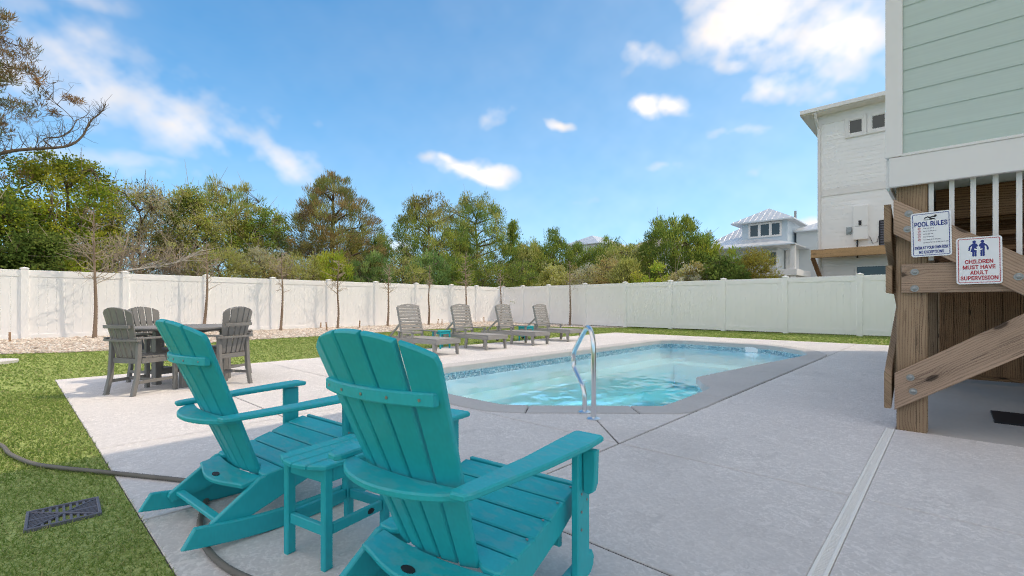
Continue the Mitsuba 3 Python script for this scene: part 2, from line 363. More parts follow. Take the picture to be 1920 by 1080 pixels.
inner = free.difference(drain_box).difference(crack)
wet = inner.difference(sbox(4.842, -9.5, 13.8, .332))
slabs(wet.intersection(sbox(.42, -9.5, 1.67, 8.65)), [.42, 1.67], [-9.5, -5.5, -2.0, .75, 2.735, 4.3, 6.45, 8.65], 'm_concrete')
slabs(wet.intersection(sbox(1.67, -9.5, 3.0, 8.65)), [1.67, 3.0], [-9.5, -5.5, -2.0, 1.745, 4.3, 6.45, 8.65], 'm_concrete')
slabs(wet.intersection(sbox(3.0, -9.5, 14.55, 1.745)), [3.0, 8.6, 14.55], [-9.5, -5.5, -2.0, 1.745], 'm_concrete')
slabs(wet.intersection(sbox(3.0, 1.745, 14.55, 8.65)), [3.0, 5.4, 8.1, 10.8, 14.55], [1.745, 4.2, 8.65], 'm_concrete')
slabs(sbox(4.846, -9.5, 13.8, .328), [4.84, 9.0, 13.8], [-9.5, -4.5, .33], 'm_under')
# coping: segments between joints
ring = cop.difference(pool)
cuts = [LineString([(3.60, 3.11), (3.15, 2.80)]), LineString([(4.20, 2.35), (3.93, 2.07)]), LineString([(5.2, 2.2), (5.2, 1.6)]), LineString([(7.6, 2.6), (7.6, 1.6)]), LineString([(10.2, 2.3), (10.2, 1.6)]), LineString([(12.5, 4.4), (13.1, 4.4)]), LineString([(12.2, 2.95), (12.7, 2.6)]),
        LineString([(9.6, 5.7), (9.6, 6.3)]), LineString([(6.8, 5.7), (6.8, 6.3)]), LineString([(4.3, 5.7), (4.3, 6.3)]), LineString([(3.5, 4.6), (2.9, 4.6)])]
ring = ring.difference(unary_union([c.buffer(.004) for c in cuts])).difference(LineString([(3.47, 2.24), (2.99, 1.745)]).buffer(.02).difference(pool.buffer(.2)))
COP = key_for('pool_coping'); labels[COP] = {'label': 'grey concrete coping band around the pool edge', 'kind': 'structure'}
for r in getattr(ring, 'geoms', [ring]): put('segment', slab(r, -.10, .004, .012), 'm_coping', COP)

# pool shell: lip, mosaic band, walls, benches, floor
PS = key_for('pool_shell'); labels[PS] = {'label': 'pale aqua pool basin with a blue mosaic band under its lip', 'kind': 'structure'}
wall_c = np.array(shapely.geometry.polygon.orient(pool.buffer(.018)).segmentize(.12).exterior.coords)
s_ = np.r_[0, np.cumsum(np.linalg.norm(np.diff(wall_c, axis=0), axis=1))]
def wall_band(z0, z1):
    n = len(wall_c)
    V = np.vstack([np.c_[wall_c, np.full(n, z0)], np.c_[wall_c, np.full(n, z1)]]); i = np.arange(n-1)
    m = TM(V, np.vstack([np.c_[i, i+n, i+1], np.c_[i+1, i+n, i+1+n]]), process=False)
    m.metadata['uv'] = np.c_[np.r_[s_, s_], np.r_[np.full(n, z0), np.full(n, z1)]]
    return m
put('lip', wall_band(-.105, .0), 'm_shell', PS)
put('tile_band', wall_band(-.215, -.105), 'm_tile', PS)
put('wall', wall_band(-1.15, -.215), 'm_shell', PS)
wallp = pool.buffer(.03)
def floor_z(x, y):
    return -.72 - .42*np.clip((x - 4.6)/6.5, 0, 1)
fl = sheet(wallp.segmentize(.4), 0); fl = fl.subdivide_to_size(.5)
V = np.array(fl.vertices); V[:, 2] = floor_z(V[:, 0], V[:, 1]); put('floor', TM(V, fl.faces, process=False), 'm_shell', PS)
def bench(poly, z, r=.03):
    poly = poly.intersection(wallp)
    for q in getattr(poly, 'geoms', [poly]):
        if q.area > .01: put('bench', slab(q, -1.2, z, r), 'm_shell', PS)
bench(sbox(3.2, 5.30, 12.7, 6.0), -.50)
bench(Polygon([(11.9, 2), (12.8, 2), (12.8, 6), (11.9, 6), (11.75, 4.0)]), -.55)
put('skimmer', bx(12.585, 12.63, 3.42, 3.78, -.20, -.075, .006), 'm_signwhite', PS, label='white skimmer mouth in the mosaic band')
# water: a rippled sheet
gx, gy = np.arange(3.1, 12.95, .045), np.arange(1.8, 6.15, .045)
X, Y = np.meshgrid(gx, gy, indexing='ij')
P3 = np.stack([X, Y, X*0], -1)
Z = -.205 + .006*(meshkit.fbm(P3*[2.6, 3.6, 1], 2, 5)-.5) + .009*(meshkit.fbm(P3*[7, 10, 1], 2, 6)-.5) + .0032*(meshkit.noise(P3*[19, 25, 1], 8)-.5)
inside = shapely.contains_xy(wallp.buffer(.075), X, Y)
ii, jj = np.nonzero(inside[:-1, :-1] & inside[1:, :-1] & inside[:-1, 1:] & inside[1:, 1:])
ny = len(gy); a = ii*ny+jj; b = a+ny
TV, TF = np.stack([X, Y, Z], -1).reshape(-1, 3), np.vstack([np.c_[a, b, b+1], np.c_[a, b+1, a+1]])
e = np.sort(np.vstack([TF[:, [0, 1]], TF[:, [1, 2]], TF[:, [2, 0]]]), 1); full = np.vstack([TF[:, [0, 1]], TF[:, [1, 2]], TF[:, [2, 0]]])
_, first, cnt = np.unique(e, axis=0, return_index=True, return_counts=True); rim = full[first[cnt == 1]]
BV = TV.copy(); BV[:, 2] = -1.4; nT = len(TV)                      # the body of water: rippled top, sides and bottom, closed
side_f = np.vstack([np.c_[rim[:, 1], rim[:, 0], rim[:, 0]+nT], np.c_[rim[:, 1], rim[:, 0]+nT, rim[:, 1]+nT]])
WV = np.vstack([TV, BV]); WF = np.vstack([TF, TF[:, ::-1]+nT, side_f])
wd = mikit.ply(TM(WV, WF, process=False), 'm_water', smooth=40)
wd['interior'] = {'type': 'ref', 'id': 'water_body'}
put('water', wd, 'm_water', kind='structure', label='clear aqua pool water with small ripples')

# turf blades, dense near the viewer and thinner with distance
def blades(n, region, hgt, wid, seed, lo, hi):
    r = np.random.default_rng(seed); x0, y0, x1, y1 = region.bounds
    p = r.uniform([x0, y0], [x1, y1], (n, 2)); dist = np.hypot(p[:, 0], p[:, 1])
    p = p[shapely.contains_xy(region, p[:, 0], p[:, 1]) & (r.random(len(p)) < np.clip((dist - lo)/.8 + .5, 0, 1)*np.clip((hi - dist)/.8 + .5, 0, 1))]; n = len(p)
    a = r.uniform(0, 2*np.pi, n); h = hgt*r.uniform(.6, 1.25, n); w = wid*r.uniform(.7, 1.3, n); ln = r.normal(0, .85, (n, 2))*h[:, None]
    d = np.stack([np.cos(a), np.sin(a)], 1)*w[:, None]/2
    B = np.full(n, -.004)
    tip = p + ln
    V = np.stack([np.c_[p-d, B], np.c_[p+d, B], np.c_[tip, h]], 1).reshape(-1, 3)
    t = r.random(n); c = np.where(t[:, None] < .60, [.235, .33, .08], np.where(t[:, None] < .88, [.355, .42, .14], [.48, .47, .21]))*r.uniform(.85, 1.15, (n, 1))
    return V, np.arange(3*n).reshape(-1, 3), np.repeat(c, 3, 0)
lawn_grate = affinity.rotate(sbox(.052, 2.955, .312, 3.215), -3)
lawn_near = lawn.difference(lawn_grate.buffer(.004))
near = lawn_near.intersection(sbox(-2.2, 1.2, .44, 12.9)); back = lawn_near.intersection(sbox(-3, 8.65, 18, 15.3)); rightl = lawn_near.intersection(sbox(14.5, -1, 18.2, 13))
bl = [blades(190000, near, .017, .0050, 1, -2, 4.0), blades(120000, near, .017, .011, 2, 4.0, 7.5), blades(150000, near.union(back), .018, .024, 3, 7.5, 13), blades(90000, back.union(rightl), .020, .048, 4, 13, 23)]
k = 0; Vs, Fs, Cs = [], [], []
for v, f, c in bl: Vs.append(v); Fs.append(f + k); Cs.append(c); k += len(v)
put('turf_blades', TM(np.vstack(Vs), np.vstack(Fs), process=False), 'm_leaf', color=np.vstack(Cs), kind='stuff', label='short green and straw coloured artificial grass blades', category='grass')
# gravel stones
r = np.random.default_rng(5)
p = r.uniform([-4, 13], [18.3, 17.9], (26000, 2)); p = p[shapely.contains_xy(gravel, p[:, 0], p[:, 1])]
ico = trimesh.creation.icosahedron(); n = len(p)
sc = r.lognormal(-3.80, .30, n); ax = r.uniform(.6, 1.3, (n, 3))*[1, 1, .65]
rot = r.uniform(0, 6.28, n); V = ico.vertices[None]*ax[:, None]*sc[:, None, None]*r.uniform(.8, 1.2, (n, 12, 1))
cs, sn = np.cos(rot)[:, None], np.sin(rot)[:, None]
mound = .07*np.clip((p[:, 1] - 16.2)/1.2, 0, 1)
V = np.stack([V[..., 0]*cs - V[..., 1]*sn + p[:, :1], V[..., 0]*sn + V[..., 1]*cs + p[:, 1:], V[..., 2] + (.008 + mound + sc*.3)[:, None]], -1)
base = np.array([[.70, .63, .54], [.60, .53, .45], [.78, .73, .66], [.50, .41, .33], [.68, .56, .47]])[r.integers(0, 5, n)]*r.uniform(.8, 1.1, (n, 1))
put('gravel_stones', TM(V.reshape(-1, 3), (ico.faces[None] + (np.arange(n)*12)[:, None, None]).reshape(-1, 3), process=False), 'm_vcol', color=np.repeat(base, 12, 0), kind='stuff', label='loose pale tan gravel stones along the fence', category='gravel')
mg = sheet(Polygon([(-14, 16.0), (18.3, 16.0), (18.3, 17.9), (-14, 17.9)]).segmentize(.5), 0).subdivide_to_size(.6)
V = np.array(mg.vertices); V[:, 2] = .003 + .075*np.clip((V[:, 1] - 16.1)/1.2, 0, 1); put('gravel_bank', TM(V, mg.faces, process=False), 'm_gravel', kind='structure', label='low gravel bank against the long white fence')

# ------------------------------------------------------------------ fences
def fence(label, posts, to_xyz, skip_first=False):
    """posts: distances along the fence line; to_xyz maps (along, across, up) to a 4x4."""
    F = thing('vinyl_fence', label, 'fence')
    post = bx(-.075, .075, -.075, .075, -.05, 1.915, .006)
    cap = join([bx(-.09, .09, -.09, .09, 1.915, 1.94, .005), TM([[-.085, -.085, 1.94], [.085, -.085, 1.94], [.085, .085, 1.94], [-.085, .085, 1.94], [0, 0, 1.975]], [[0, 1, 4], [1, 2, 4], [2, 3, 4], [3, 0, 4]], process=False)])
    dp, dc = mikit.ply(post, 'm_vinyl'), mikit.ply(cap, 'm_vinyl')
    cache = {}
    for q in posts:
        k = put('post', dp, 'm_vinyl', F, to_world=to_xyz @ rotz(0, q))
        put('cap', dc, 'm_vinyl', k, to_world=to_xyz @ rotz(0, q))
    for a, b in zip(posts, posts[1:]):
        L = round(b-a-.15, 3)
        if L not in cache:
            nb = max(1, round(L/.172)); w = L/nb
            cache[L] = (mikit.ply(bx(0, L, -.028, .028, 1.72, 1.895, .006), 'm_vinyl'), mikit.ply(bx(0, L, -.028, .028, .03, .205, .006), 'm_vinyl'), mikit.ply(bx(.0006, w-.0006, -.011, .011, .205, 1.72, .0022), 'm_vinyl'), nb, w)
        tr, br, bd, nb, w = cache[L]; M = to_xyz @ rotz(0, a+.075)
        put('rail', tr, 'm_vinyl', F, to_world=M); put('rail', br, 'm_vinyl', F, to_world=M)
        for i in range(nb): put('board', bd, 'm_vinyl', F, to_world=M @ rotz(0, i*w))
    return F
lp = [.298 + 2.057*k for k in range(-4, 8)] + [16.34, 18.07]
fence('long sunlit white vinyl privacy fence behind the gravel bed', lp, rotz(0, 0, 17.75))
rp = [-6.35, -4.25, -2.1, .04, 2.10, 4.16, 6.20, 8.25, 10.28, 12.35, 14.49, 16.19, 17.60]
fence('shaded white vinyl privacy fence beyond the far end of the pool', rp, rotz(math.pi/2, 18.15, 0))
# ------------------------------------------------------------------ the house over us
r = np.random.default_rng(21)
H = thing('beach_house', 'sage green sided house on wooden pilings at the right', 'house'); hp = part_of(H)
roff = lambda: tuple(r.uniform(0, 40, 2))
# siding on the -x face, lapped courses
X0 = 4.78
hp('corner_board', join([bx(X0-.005, X0+.025, .282, .389, 2.16, 7.0, .003), bx(X0+.026, X0+.15, .364, .386, 2.16, 7.0, .003)]), 'm_trim')
hp('band_board', bx(X0-.012, X0+.03, -9.4, .365, 1.922, 2.152, .004), 'm_trim')
hp('band_ledge', bx(X0-.02, X0+.03, -9.4, .29, 2.1525, 2.172, .003), 'm_trim')
course = move(plank([(0, 0), (.012, 0), (.004, .186), (-.004, .186), (-.004, .006)], 9.66, .0), frame([0, .280, 0], [1, 0, 0], [0, 0, 1]))
dcs = mikit.ply(course, 'm_sage')
for i in range(29):
    put('siding_board', dcs, 'm_sage', H, to_world=np.array([[-1, 0, 0, X0+.020], [0, 1, 0, 0], [0, 0, 1, 2.160+.1672*i], [0, 0, 0, 1]]) if False else np.array([[-1, 0, 0, X0+.022], [0, 1, 0, 0], [0, 0, 1, 2.160+.1672*i], [0, 0, 0, 1]]))
hp('wall', bx(X0+.031, 13.68, -9.4, .362, 1.955, 7.0, .0), 'm_sage')
side = join([move(plank([(0, 0), (.012, 0), (.004, .18), (-.003, .18)], 8.7, 0), frame([4.94, .372, 2.16+.1672*i], [0, 1, 0], [0, 0, 1])) for i in range(29)])
hp('side_siding', side, 'm_sage', kind='stuff')
hp('side_band', bx(X0+.031, 13.68, .3625, .388, 1.925, 2.15, .003), 'm_trim')
hp('roof', join([bx(3.62, 13.75, -9.9, .52, 7.0, 7.2, .01)]), 'm_trim')
hr = TM([[3.62, -9.9, 7.2], [13.75, -9.9, 7.2], [13.75, .52, 7.2], [3.62, .52, 7.2], [7.5, -4.7, 8.9], [10, -4.7, 8.9]], [[0, 1, 5], [0, 5, 4], [1, 2, 5], [2, 3, 4], [2, 4, 5], [3, 0, 4]], process=False)
hp('roof_slope', hr, 'm_shingle')
# piling in view and the others under the house
def piling(x0, y0, z1=1.955): return move(join([bx(0, .185, 0, .185, -.05, z1, .008, roff())]), rotz(0, x0, y0))
hp('piling', piling(4.846, .140), 'm_woodpost')
for px in (4.846, 8.6, 12.6):
    for py in (.14, -3.0, -6.1, -9.2):
        if (px, py) != (4.846, .14): hp('piling', piling(px, py), 'm_woodpost')
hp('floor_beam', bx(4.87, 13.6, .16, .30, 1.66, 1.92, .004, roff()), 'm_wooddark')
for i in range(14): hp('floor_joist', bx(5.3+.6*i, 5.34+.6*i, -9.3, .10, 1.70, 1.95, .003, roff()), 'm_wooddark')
# braces on the -x face
fy = lambda y0, y1, z0a, z1a, z0b, z1b: [(-y0, z0a), (-y1, z0b), (-y1, z1b), (-y0, z1a)]
def face_board(poly, x, t): return move(plank(poly, t, .003, roff()), frame([x, 0, 0], [0, -1, 0], [0, 0, 1]))
# frame z axis = x cross y = -X: the board grows towards the viewer
def along(y0, z0, y1, z1, w, x, t):
    """a board from (y0,z0) to (y1,z1) with vertical end cuts"""
    L = math.hypot(y1-y0, z1-z0); s = (z1-z0)/(y0-y1)
    cw = w*math.sqrt(1+s*s)/2; c = 1/math.sqrt(1+s*s)
    pts = np.array([(-y0, z0-cw), (-y1, z1-cw), (-y1, z1+cw), (-y0, z0+cw)])
    m = plank(pts, t, .003)
    u = (np.asarray(m.vertices)[:, 0]+y0)*c + np.asarray(m.vertices)[:, 1]*s*c; v = -(np.asarray(m.vertices)[:, 0]+y0)*s*c + np.asarray(m.vertices)[:, 1]*c
    m.metadata['uv'] = np.c_[u, v] + np.array(roff())
    return move(m, frame([x, 0, 0], [0, -1, 0], [0, 0, 1]))
hp('brace', along(.334, .304, -2.2, 2.06, .238, 4.842, .040), 'm_wood', label='weathered diagonal brace rising to the right')
hp('brace', along(.337, 1.690, -2.4, -.25, .222, 4.803, .040), 'm_wood', label='weathered diagonal brace falling to the right behind the signs')
hp('tie_board', face_board(rect(-.291, .75, 1.088, 1.312), 4.8425, .038), 'm_wood', label='level tie board below the pool sign')
# braces on the +y side, running away along the house
def side_brace(x0, z0, x1, z1, w, y):
    s = (z1-z0)/(x1-x0); cw = w*math.sqrt(1+s*s)/2
    return move(plank([(x0, z0-cw), (x1, z1-cw), (x1, z1+cw), (x0, z0+cw)], .046, .004, roff()), frame([0, y, 0], [1, 0, 0], [0, 0, 1]))
hp('side_brace', side_brace(4.79, .310, 8.6, 2.1, .255, .398), 'm_woodpost')
hp('side_brace', side_brace(4.79, 1.645, 8.6, -.1, .27, .399), 'm_woodpost')
hp('side_tie', bx(4.846, 8.6, .352, .392, 1.09, 1.31, .003, roff()), 'm_woodpost')
# bolts
def bolt(y, z, x, rr=.0175):
    b = TM(*[np.array(a) for a in (lambda c: (c.vertices, c.faces))(trimesh.creation.icosphere(2, 1.0))], process=False)
    v = np.array(b.vertices)*[rr*.45, rr, rr]; b = TM(v, b.faces, process=False)
    w = trimesh.creation.cylinder(rr*1.45, .004, sections=20); w.apply_transform(trimesh.transformations.rotation_matrix(np.pi/2, [0, 1, 0]))
    return move(cat_([b, w]), rotz(0, x, y, z))
for y, z, x in [(.237, .427, 4.80), (.221, .321, 4.80), (.245, 1.70, 4.761), (.252, 1.580, 4.761), (.212, 1.248, 4.803), (.212, 1.120, 4.803), (-.336, 1.189, 4.761)]:
    hp('bolt', bolt(y, z, x), 'm_galv', smooth=40)
for y in [.117-.1155*k for k in range(18)]: hp('slat', bx(4.845, 4.862, y-.015, y+.015, 1.335, 1.93, .002), 'm_trim')
# boarded wall deeper under the house and planks behind the slats
y = .12; k = 0
while y > -4.2:
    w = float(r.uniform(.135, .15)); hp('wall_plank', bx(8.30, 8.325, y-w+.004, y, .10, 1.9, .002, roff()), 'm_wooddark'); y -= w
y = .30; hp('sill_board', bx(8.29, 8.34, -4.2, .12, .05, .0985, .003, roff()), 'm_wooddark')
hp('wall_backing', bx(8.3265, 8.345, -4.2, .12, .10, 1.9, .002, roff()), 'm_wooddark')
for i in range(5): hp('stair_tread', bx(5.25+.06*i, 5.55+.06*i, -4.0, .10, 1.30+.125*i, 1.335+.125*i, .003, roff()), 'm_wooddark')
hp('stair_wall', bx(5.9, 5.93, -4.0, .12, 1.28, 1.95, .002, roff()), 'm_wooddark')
put('door_mat', bx(5.66, 6.24, -.95, -.26, .0, .014, .004), 'm_black', label='black rubber mat on the concrete under the house', category='mat')

# ------------------------------------------------------------------ signs on the house
SX = np.array([0, -1, 0]); SZ = np.array([0, 0, 1])
def rrect(w, h, rr, n=5):
    return arc(w-rr, rr, rr, -90, 0, n) + arc(w-rr, h-rr, rr, 0, 90, n) + arc(rr, h-rr, rr, 90, 180, n) + arc(rr, rr, rr, 180, 270, n)
def ringm(w, h, m, t, rr, depth):
    o = Polygon([(x+m, y+m) for x, y in rrect(w-2*m, h-2*m, rr)]); i = o.buffer(-t)
    return trimesh.creation.extrude_polygon(o.difference(i), depth, engine='earcut')
def lettering(text, width, cx, base, height, bold=True, depth=.0012):
    m = meshkit.text_mesh(text, height, depth, bold); v = np.array(m.vertices); w = np.ptp(v[:, 0])
    v[:, 0] = (v[:, 0]-v[:, 0].min())*(width/w) + cx - width/2; v[:, 1] += base; v[:, 2] += .0026
    k = height*.022; out = [TM(v + [dx, dy, dz], m.faces, process=False) for dx, dy, dz in ((-k, 0, 0), (k, 0, .0002), (0, k, .0004), (0, -k, .0006))]
    return cat_(out)
def flat(pts, depth=.0012, z=.0026):
    m = trimesh.creation.extrude_polygon(pts if isinstance(pts, shapely.geometry.base.BaseGeometry) else Polygon(pts), depth, engine='earcut'); return move(m, rotz(0, 0, 0, z))
def sign(label, y_left, z_bottom, w, h, roll, edge, x=4.7595):
    S = thing('sign', label, 'sign'); M = frame([x, y_left, z_bottom], SX, SZ) @ rotz(roll)
    sp = lambda name, mesh, m, **k: put(name, move(mesh, M), m, S, **k)
    sp('panel', plank(rrect(w, h, .018), .0025, .0006), 'm_signwhite'); sp('border', move(ringm(w, h, .010, .0042, .010, .001), rotz(0, 0, 0, .0026)), edge)
    return sp
sp = sign('white sign with blue border headed POOL RULES', .2275, 1.358, .229, .336, .02, 'm_signblue')
sp('heading', lettering('POOL RULES', .186, .1145, .2310, .033), 'm_signblue')
swim = unary_union([LineString([(.082, .292), (.098, .301), (.113, .294), (.128, .301), (.140, .297)]).buffer(.0042), LineString([(.104, .297), (.116, .285), (.134, .283)]).buffer(.0045), Point(.143, .305).buffer(.0075), LineString([(.078, .281), (.09, .277), (.102, .282), (.115, .277), (.128, .281), (.142, .277)]).buffer(.002)])
sp('swimmer_emblem', flat(swim), 'm_black')
rr_ = np.random.default_rng(3)
rows = []; reds = []
for i, wdt in enumerate((.060, .075, .052, .062, .095, .132)):
    yy = .211 - .0215*i; x0 = .070
    while x0 < .070 + wdt:
        q = float(rr_.uniform(.006, .016)); rows.append(flat(rect(x0, x0+q, yy, yy+.0065))); x0 += q + .0035
    if i < 5: reds.append(flat(Point(.048, yy+.004).buffer(.0085).difference(Point(.048, yy+.004).buffer(.0062)))); reds.append(flat(LineString([(.043, yy-.001), (.053, yy+.009)]).buffer(.0012)))
sp('small_print', cat_(rows), 'm_signgrey', kind='stuff'); sp('ban_marks', cat_(reds), 'm_signred', kind='stuff')
sp('lower_line', lettering('SWIM AT YOUR OWN RISK', .190, .1145, .058, .0205), 'm_signblue'); sp('lower_line', lettering('NO EXCEPTIONS', .140, .1145, .025, .0205), 'm_signblue')
sp = sign('white sign with red lettering CHILDREN MUST HAVE ADULT SUPERVISION', -.0245, 1.143, .236, .338, .012, 'm_signred', 4.7595)
for t, w, b in (('CHILDREN', .144, .148), ('MUST HAVE', .166, .108), ('ADULT', .090, .069), ('SUPERVISION', .192, .030)): sp('lettering', lettering(t, w, .118, b, .0265), 'm_signred')
fam = []
for cx, sg in ((.096, -1), (.138, 1)):
    fam += [Point(cx, .304).buffer(.0095), LineString([(cx, .284), (cx, .25)]).buffer(.0115), LineString([(cx+sg*.010, .285), (cx+sg*.024, .268), (cx+sg*.027, .245)]).buffer(.0045), LineString([(cx-sg*.01, .285), (cx-sg*.014, .272)]).buffer(.005), LineString([(cx-.006, .25), (cx-.006, .203)]).buffer(.0052), LineString([(cx+.006, .25), (cx+.006, .203)]).buffer(.0052)]
fam.append(Polygon([(.083, .262), (.109, .262), (.113, .232), (.076, .232)]))
child = unary_union([Point(.117, .262).buffer(.0095), LineString([(.100, .250), (.117, .243), (.134, .250)]).buffer(.005), LineString([(.117, .243), (.117, .222)]).buffer(.0075)])
sp('family_emblem', cat_([flat(q) for q in (lambda u: getattr(u, 'geoms', [u]))(unary_union(fam).difference(child))]), 'm_signblue')

# ------------------------------------------------------------------ white house next door
N = thing('neighbour_house', 'tall white sided house with two small upper windows beyond the fence', 'house'); np_ = part_of(N)
NX = 24.0
def lap(L, h, c, x, y0, z0):
    return join([move(plank([(0, 0), (.014, 0), (.004, c+.01), (-.004, c+.01)], L, 0), frame([x, y0-L, z0+c*i], [-1, 0, 0], [0, 0, 1])) for i in range(int(h/c))])
np_('wall', bx(NX, NX+11, -7.0, 4.20, -.1, 9.15, 0), 'm_white')
np_('siding', lap(11.0, 3.3, .185, NX-.002, 4.12, 5.95), 'm_white', kind='stuff'); np_('siding', lap(11.0, 2.4, .185, NX-.002, 4.12, 3.30), 'm_white', kind='stuff')
np_('corner_board', bx(NX-.03, NX+.12, 4.115, 4.23, 0, 9.1, .004), 'm_trim'); np_('band_board', bx(NX-.035, NX-.002, -7, 4.115, 5.62, 5.92, .005), 'm_trim')
np_('frieze', bx(NX-.03, NX-.002, -7, 4.115, 8.72, 9.12, .005), 'm_trim')
np_('soffit', bx(NX-.55, NX+11.5, -7.5, 4.78, 9.12, 9.17, .004), 'm_trim')
np_('gutter', bx(NX-.66, NX-.54, -7.5, 4.80, 9.15, 9.32, .01), 'm_trim'); np_('fascia', bx(NX-.54, NX+11.5, 4.78, 4.82, 9.13, 9.32, .006), 'm_trim')
nr = TM([[NX-.62, 4.82, 9.32], [NX+11.5, 4.82, 9.32], [NX+11.5, -7.5, 9.32], [NX-.62, -7.5, 9.32], [NX+5, -1.5, 10.6], [NX+6, -1.5, 10.6]], [[0, 4, 5], [0, 5, 1], [1, 5, 2], [2, 5, 4], [2, 4, 3], [3, 4, 0]], process=False)
np_('roof', nr, 'm_roofmetal')
dn = tube([(NX-.60, 4.25, 9.12), (NX-.45, 4.24, 8.85), (NX-.08, 4.20, 8.55), (NX-.08, 4.20, .1)], .055, 8); np_('downspout', dn, 'm_trim', smooth=40)
for y1, y0 in ((3.144, 2.676), (2.396, 1.93)):
    w = np_('window', join([bx(NX-.085, NX-.004, y1, y1+.13, 7.93, 8.78, .004), bx(NX-.085, NX-.004, y0-.13, y0, 7.93, 8.78, .004), bx(NX-.085, NX-.004, y0, y1, 8.64, 8.78, .004), bx(NX-.095, NX-.004, y0, y1, 7.93, 8.07, .004)]), 'm_trim')
    put('pane', bx(NX-.048, NX-.003, y0, y1, 8.07, 8.64, 0), 'm_pane', w)
    put('sash', join([bx(NX-.065, NX-.0485, y1-.035, y1, 8.07, 8.64, .002), bx(NX-.065, NX-.0485, y0, y0+.035, 8.07, 8.64, .002), bx(NX-.065, NX-.0485, y0+.035, y1-.035, 8.07, 8.10, .002), bx(NX-.065, NX-.0485, y0+.035, y1-.035, 8.61, 8.64, .002)]), 'm_trim', w)
np_('cabinet', join([bx(NX-.20, NX-.02, 2.49, 2.98, 4.18, 5.05, .015), bx(NX-.22, NX-.02, 2.49, 2.98, 3.64, 4.165, .015)]), 'm_white', label='white electrical cabinet on the wall')
np_('cabinet_gauge', bx(NX-.225, NX-.2005, 2.70, 2.80, 4.22, 4.42, .004), 'm_black'); np_('conduit', tube([(NX-.10, 2.85, 3.64), (NX-.10, 2.85, 2.9)], .03, 8), 'm_black', smooth=40)
np_('meter', trimesh.util.concatenate([move(trimesh.creation.cylinder(.085, .12, sections=20), np.array([[0, 0, 1, NX-.08], [0, 1, 0, 3.14], [-1, 0, 0, 4.05], [0, 0, 0, 1.]])), bx(NX-.05, NX-.02, 3.04, 3.24, 3.9, 4.2, .004)]), 'm_galv', smooth=40)
np_('vent_frame', bx(NX-.05, NX-.02, 1.35, 2.15, 3.30, 4.37, .004), 'm_black')
np_('vent_louvre', join([bx(NX-.07, NX-.0505, 1.40, 2.10, 3.36+.10*i, 3.41+.10*i, .003) for i in range(10)]), 'm_grate', kind='stuff')
np_('deck_beam', bx(NX-.85, NX-.70, -6, 4.36, 2.94, 3.28, .006), 'm_woodnew'); np_('deck_floor', bx(NX-.69, NX-.03, -6, 4.25, 3.17, 3.27, .004), 'm_woodnew')
np_('knee_brace', bar((NX-.78, 4.30, 2.93), (NX-.05, 4.12, 2.0), .14, .12, (0, 1, 0), .004), 'm_wooddark')
np_('garage_wall', bx(NX-.045, NX-.003, 2.95, 4.05, .0, 2.62, .004), 'm_trim')
np_('garage_opening', bx(NX-.03, NX-.004, -2.0, 2.87, .3, 2.53, .004), 'm_pane'); np_('wire', tube([(NX-.06, 2.45, 3.75), (NX-.06, 2.35, 3.45), (NX-.06, 2.2, 3.52), (NX-.06, 2.12, 3.9)], .012, 5), 'm_black', smooth=40)

# ------------------------------------------------------------------ pale blue house farther off
B = thing('blue_house', 'pale blue house with ribbed metal hip roofs beyond the shrubs', 'house'); bp = part_of(B)
def hip(x0, x1, y0, y1, z0, zr, ov=.5, t=.10):
    x0 -= ov; x1 += ov; y0 -= ov; y1 += ov; w, d = x1-x0, y1-y0; m = min(w, d)/2
    ra, rb = ((x0+m, (y0+y1)/2), (x1-m, (y0+y1)/2)) if w >= d else (((x0+x1)/2, y0+m), ((x0+x1)/2, y1-m))
    c = [(x0, y0), (x1, y0), (x1, y1), (x0, y1)]
    V = [(*p, z0+t) for p in c] + [(*ra, zr), (*rb, zr)] + [(*p, z0) for p in c]
    F = [[0, 1, 5], [0, 5, 4], [2, 3, 4], [2, 4, 5], [1, 2, 5], [3, 0, 4]] if w >= d else [[0, 1, 4], [1, 2, 5], [1, 5, 4], [2, 3, 5], [3, 0, 4], [3, 4, 5]]
    F += [[6, 9, 8], [6, 8, 7]] + [f for i in range(4) for f in ([6+i, 6+(i+1) % 4, (i+1) % 4], [6+i, (i+1) % 4, i])]
    m_ = TM(V, F, process=False)
    # standing seams on the two faces turned to the yard
    s = []
    for k in np.arange(y0+.3, y1-.1, .42):
        top = ra[0] if w >= d else (x0+x1)/2; t_ = 1.0
        reach = min(1, (k-y0)/m, (y1-k)/m); p = np.array([x0, k, z0+t]); q = np.array([x0+m*reach, k, z0+t+(zr-z0-t)*reach]); s.append((p, q))
    for k in np.arange(x0+.3, x1-.1, .42):
        reach = min(1, (k-x0)/m, (x1-k)/m); p = np.array([k, y0, z0+t]); q = np.array([k, y0+m*reach, z0+t+(zr-z0-t)*reach]); s.append((p, q))
    seam = segs([a for a, b in s], [b for a, b in s], .010, .010, 4)
    return m_, seam
def roofed(name, *a, **k):
    m_, seam = hip(*a, **k); kk = bp(name, m_, 'm_roofmetal'); put('seam', seam, 'm_roofmetal', kk, kind='stuff')
bp('porch_wall', bx(41.2, 50, 10.0, 17.0, 0, 5.5, 0), 'm_paleblue'); roofed('porch_roof', 40.2, 52, 9.0, 17.5, 5.45, 7.0)
bp('end_wall', bx(43.2, 50, 9.2, 9.9, 0, 5.45, 0), 'm_white'); bp('porch_column', bx(40.0, 40.25, 8.55, 8.85, 2.5, 5.44, .01), 'm_trim'); bp('porch_rim', bx(39.9, 50, 8.4, 17, 3.15, 3.62, .01), 'm_trim')
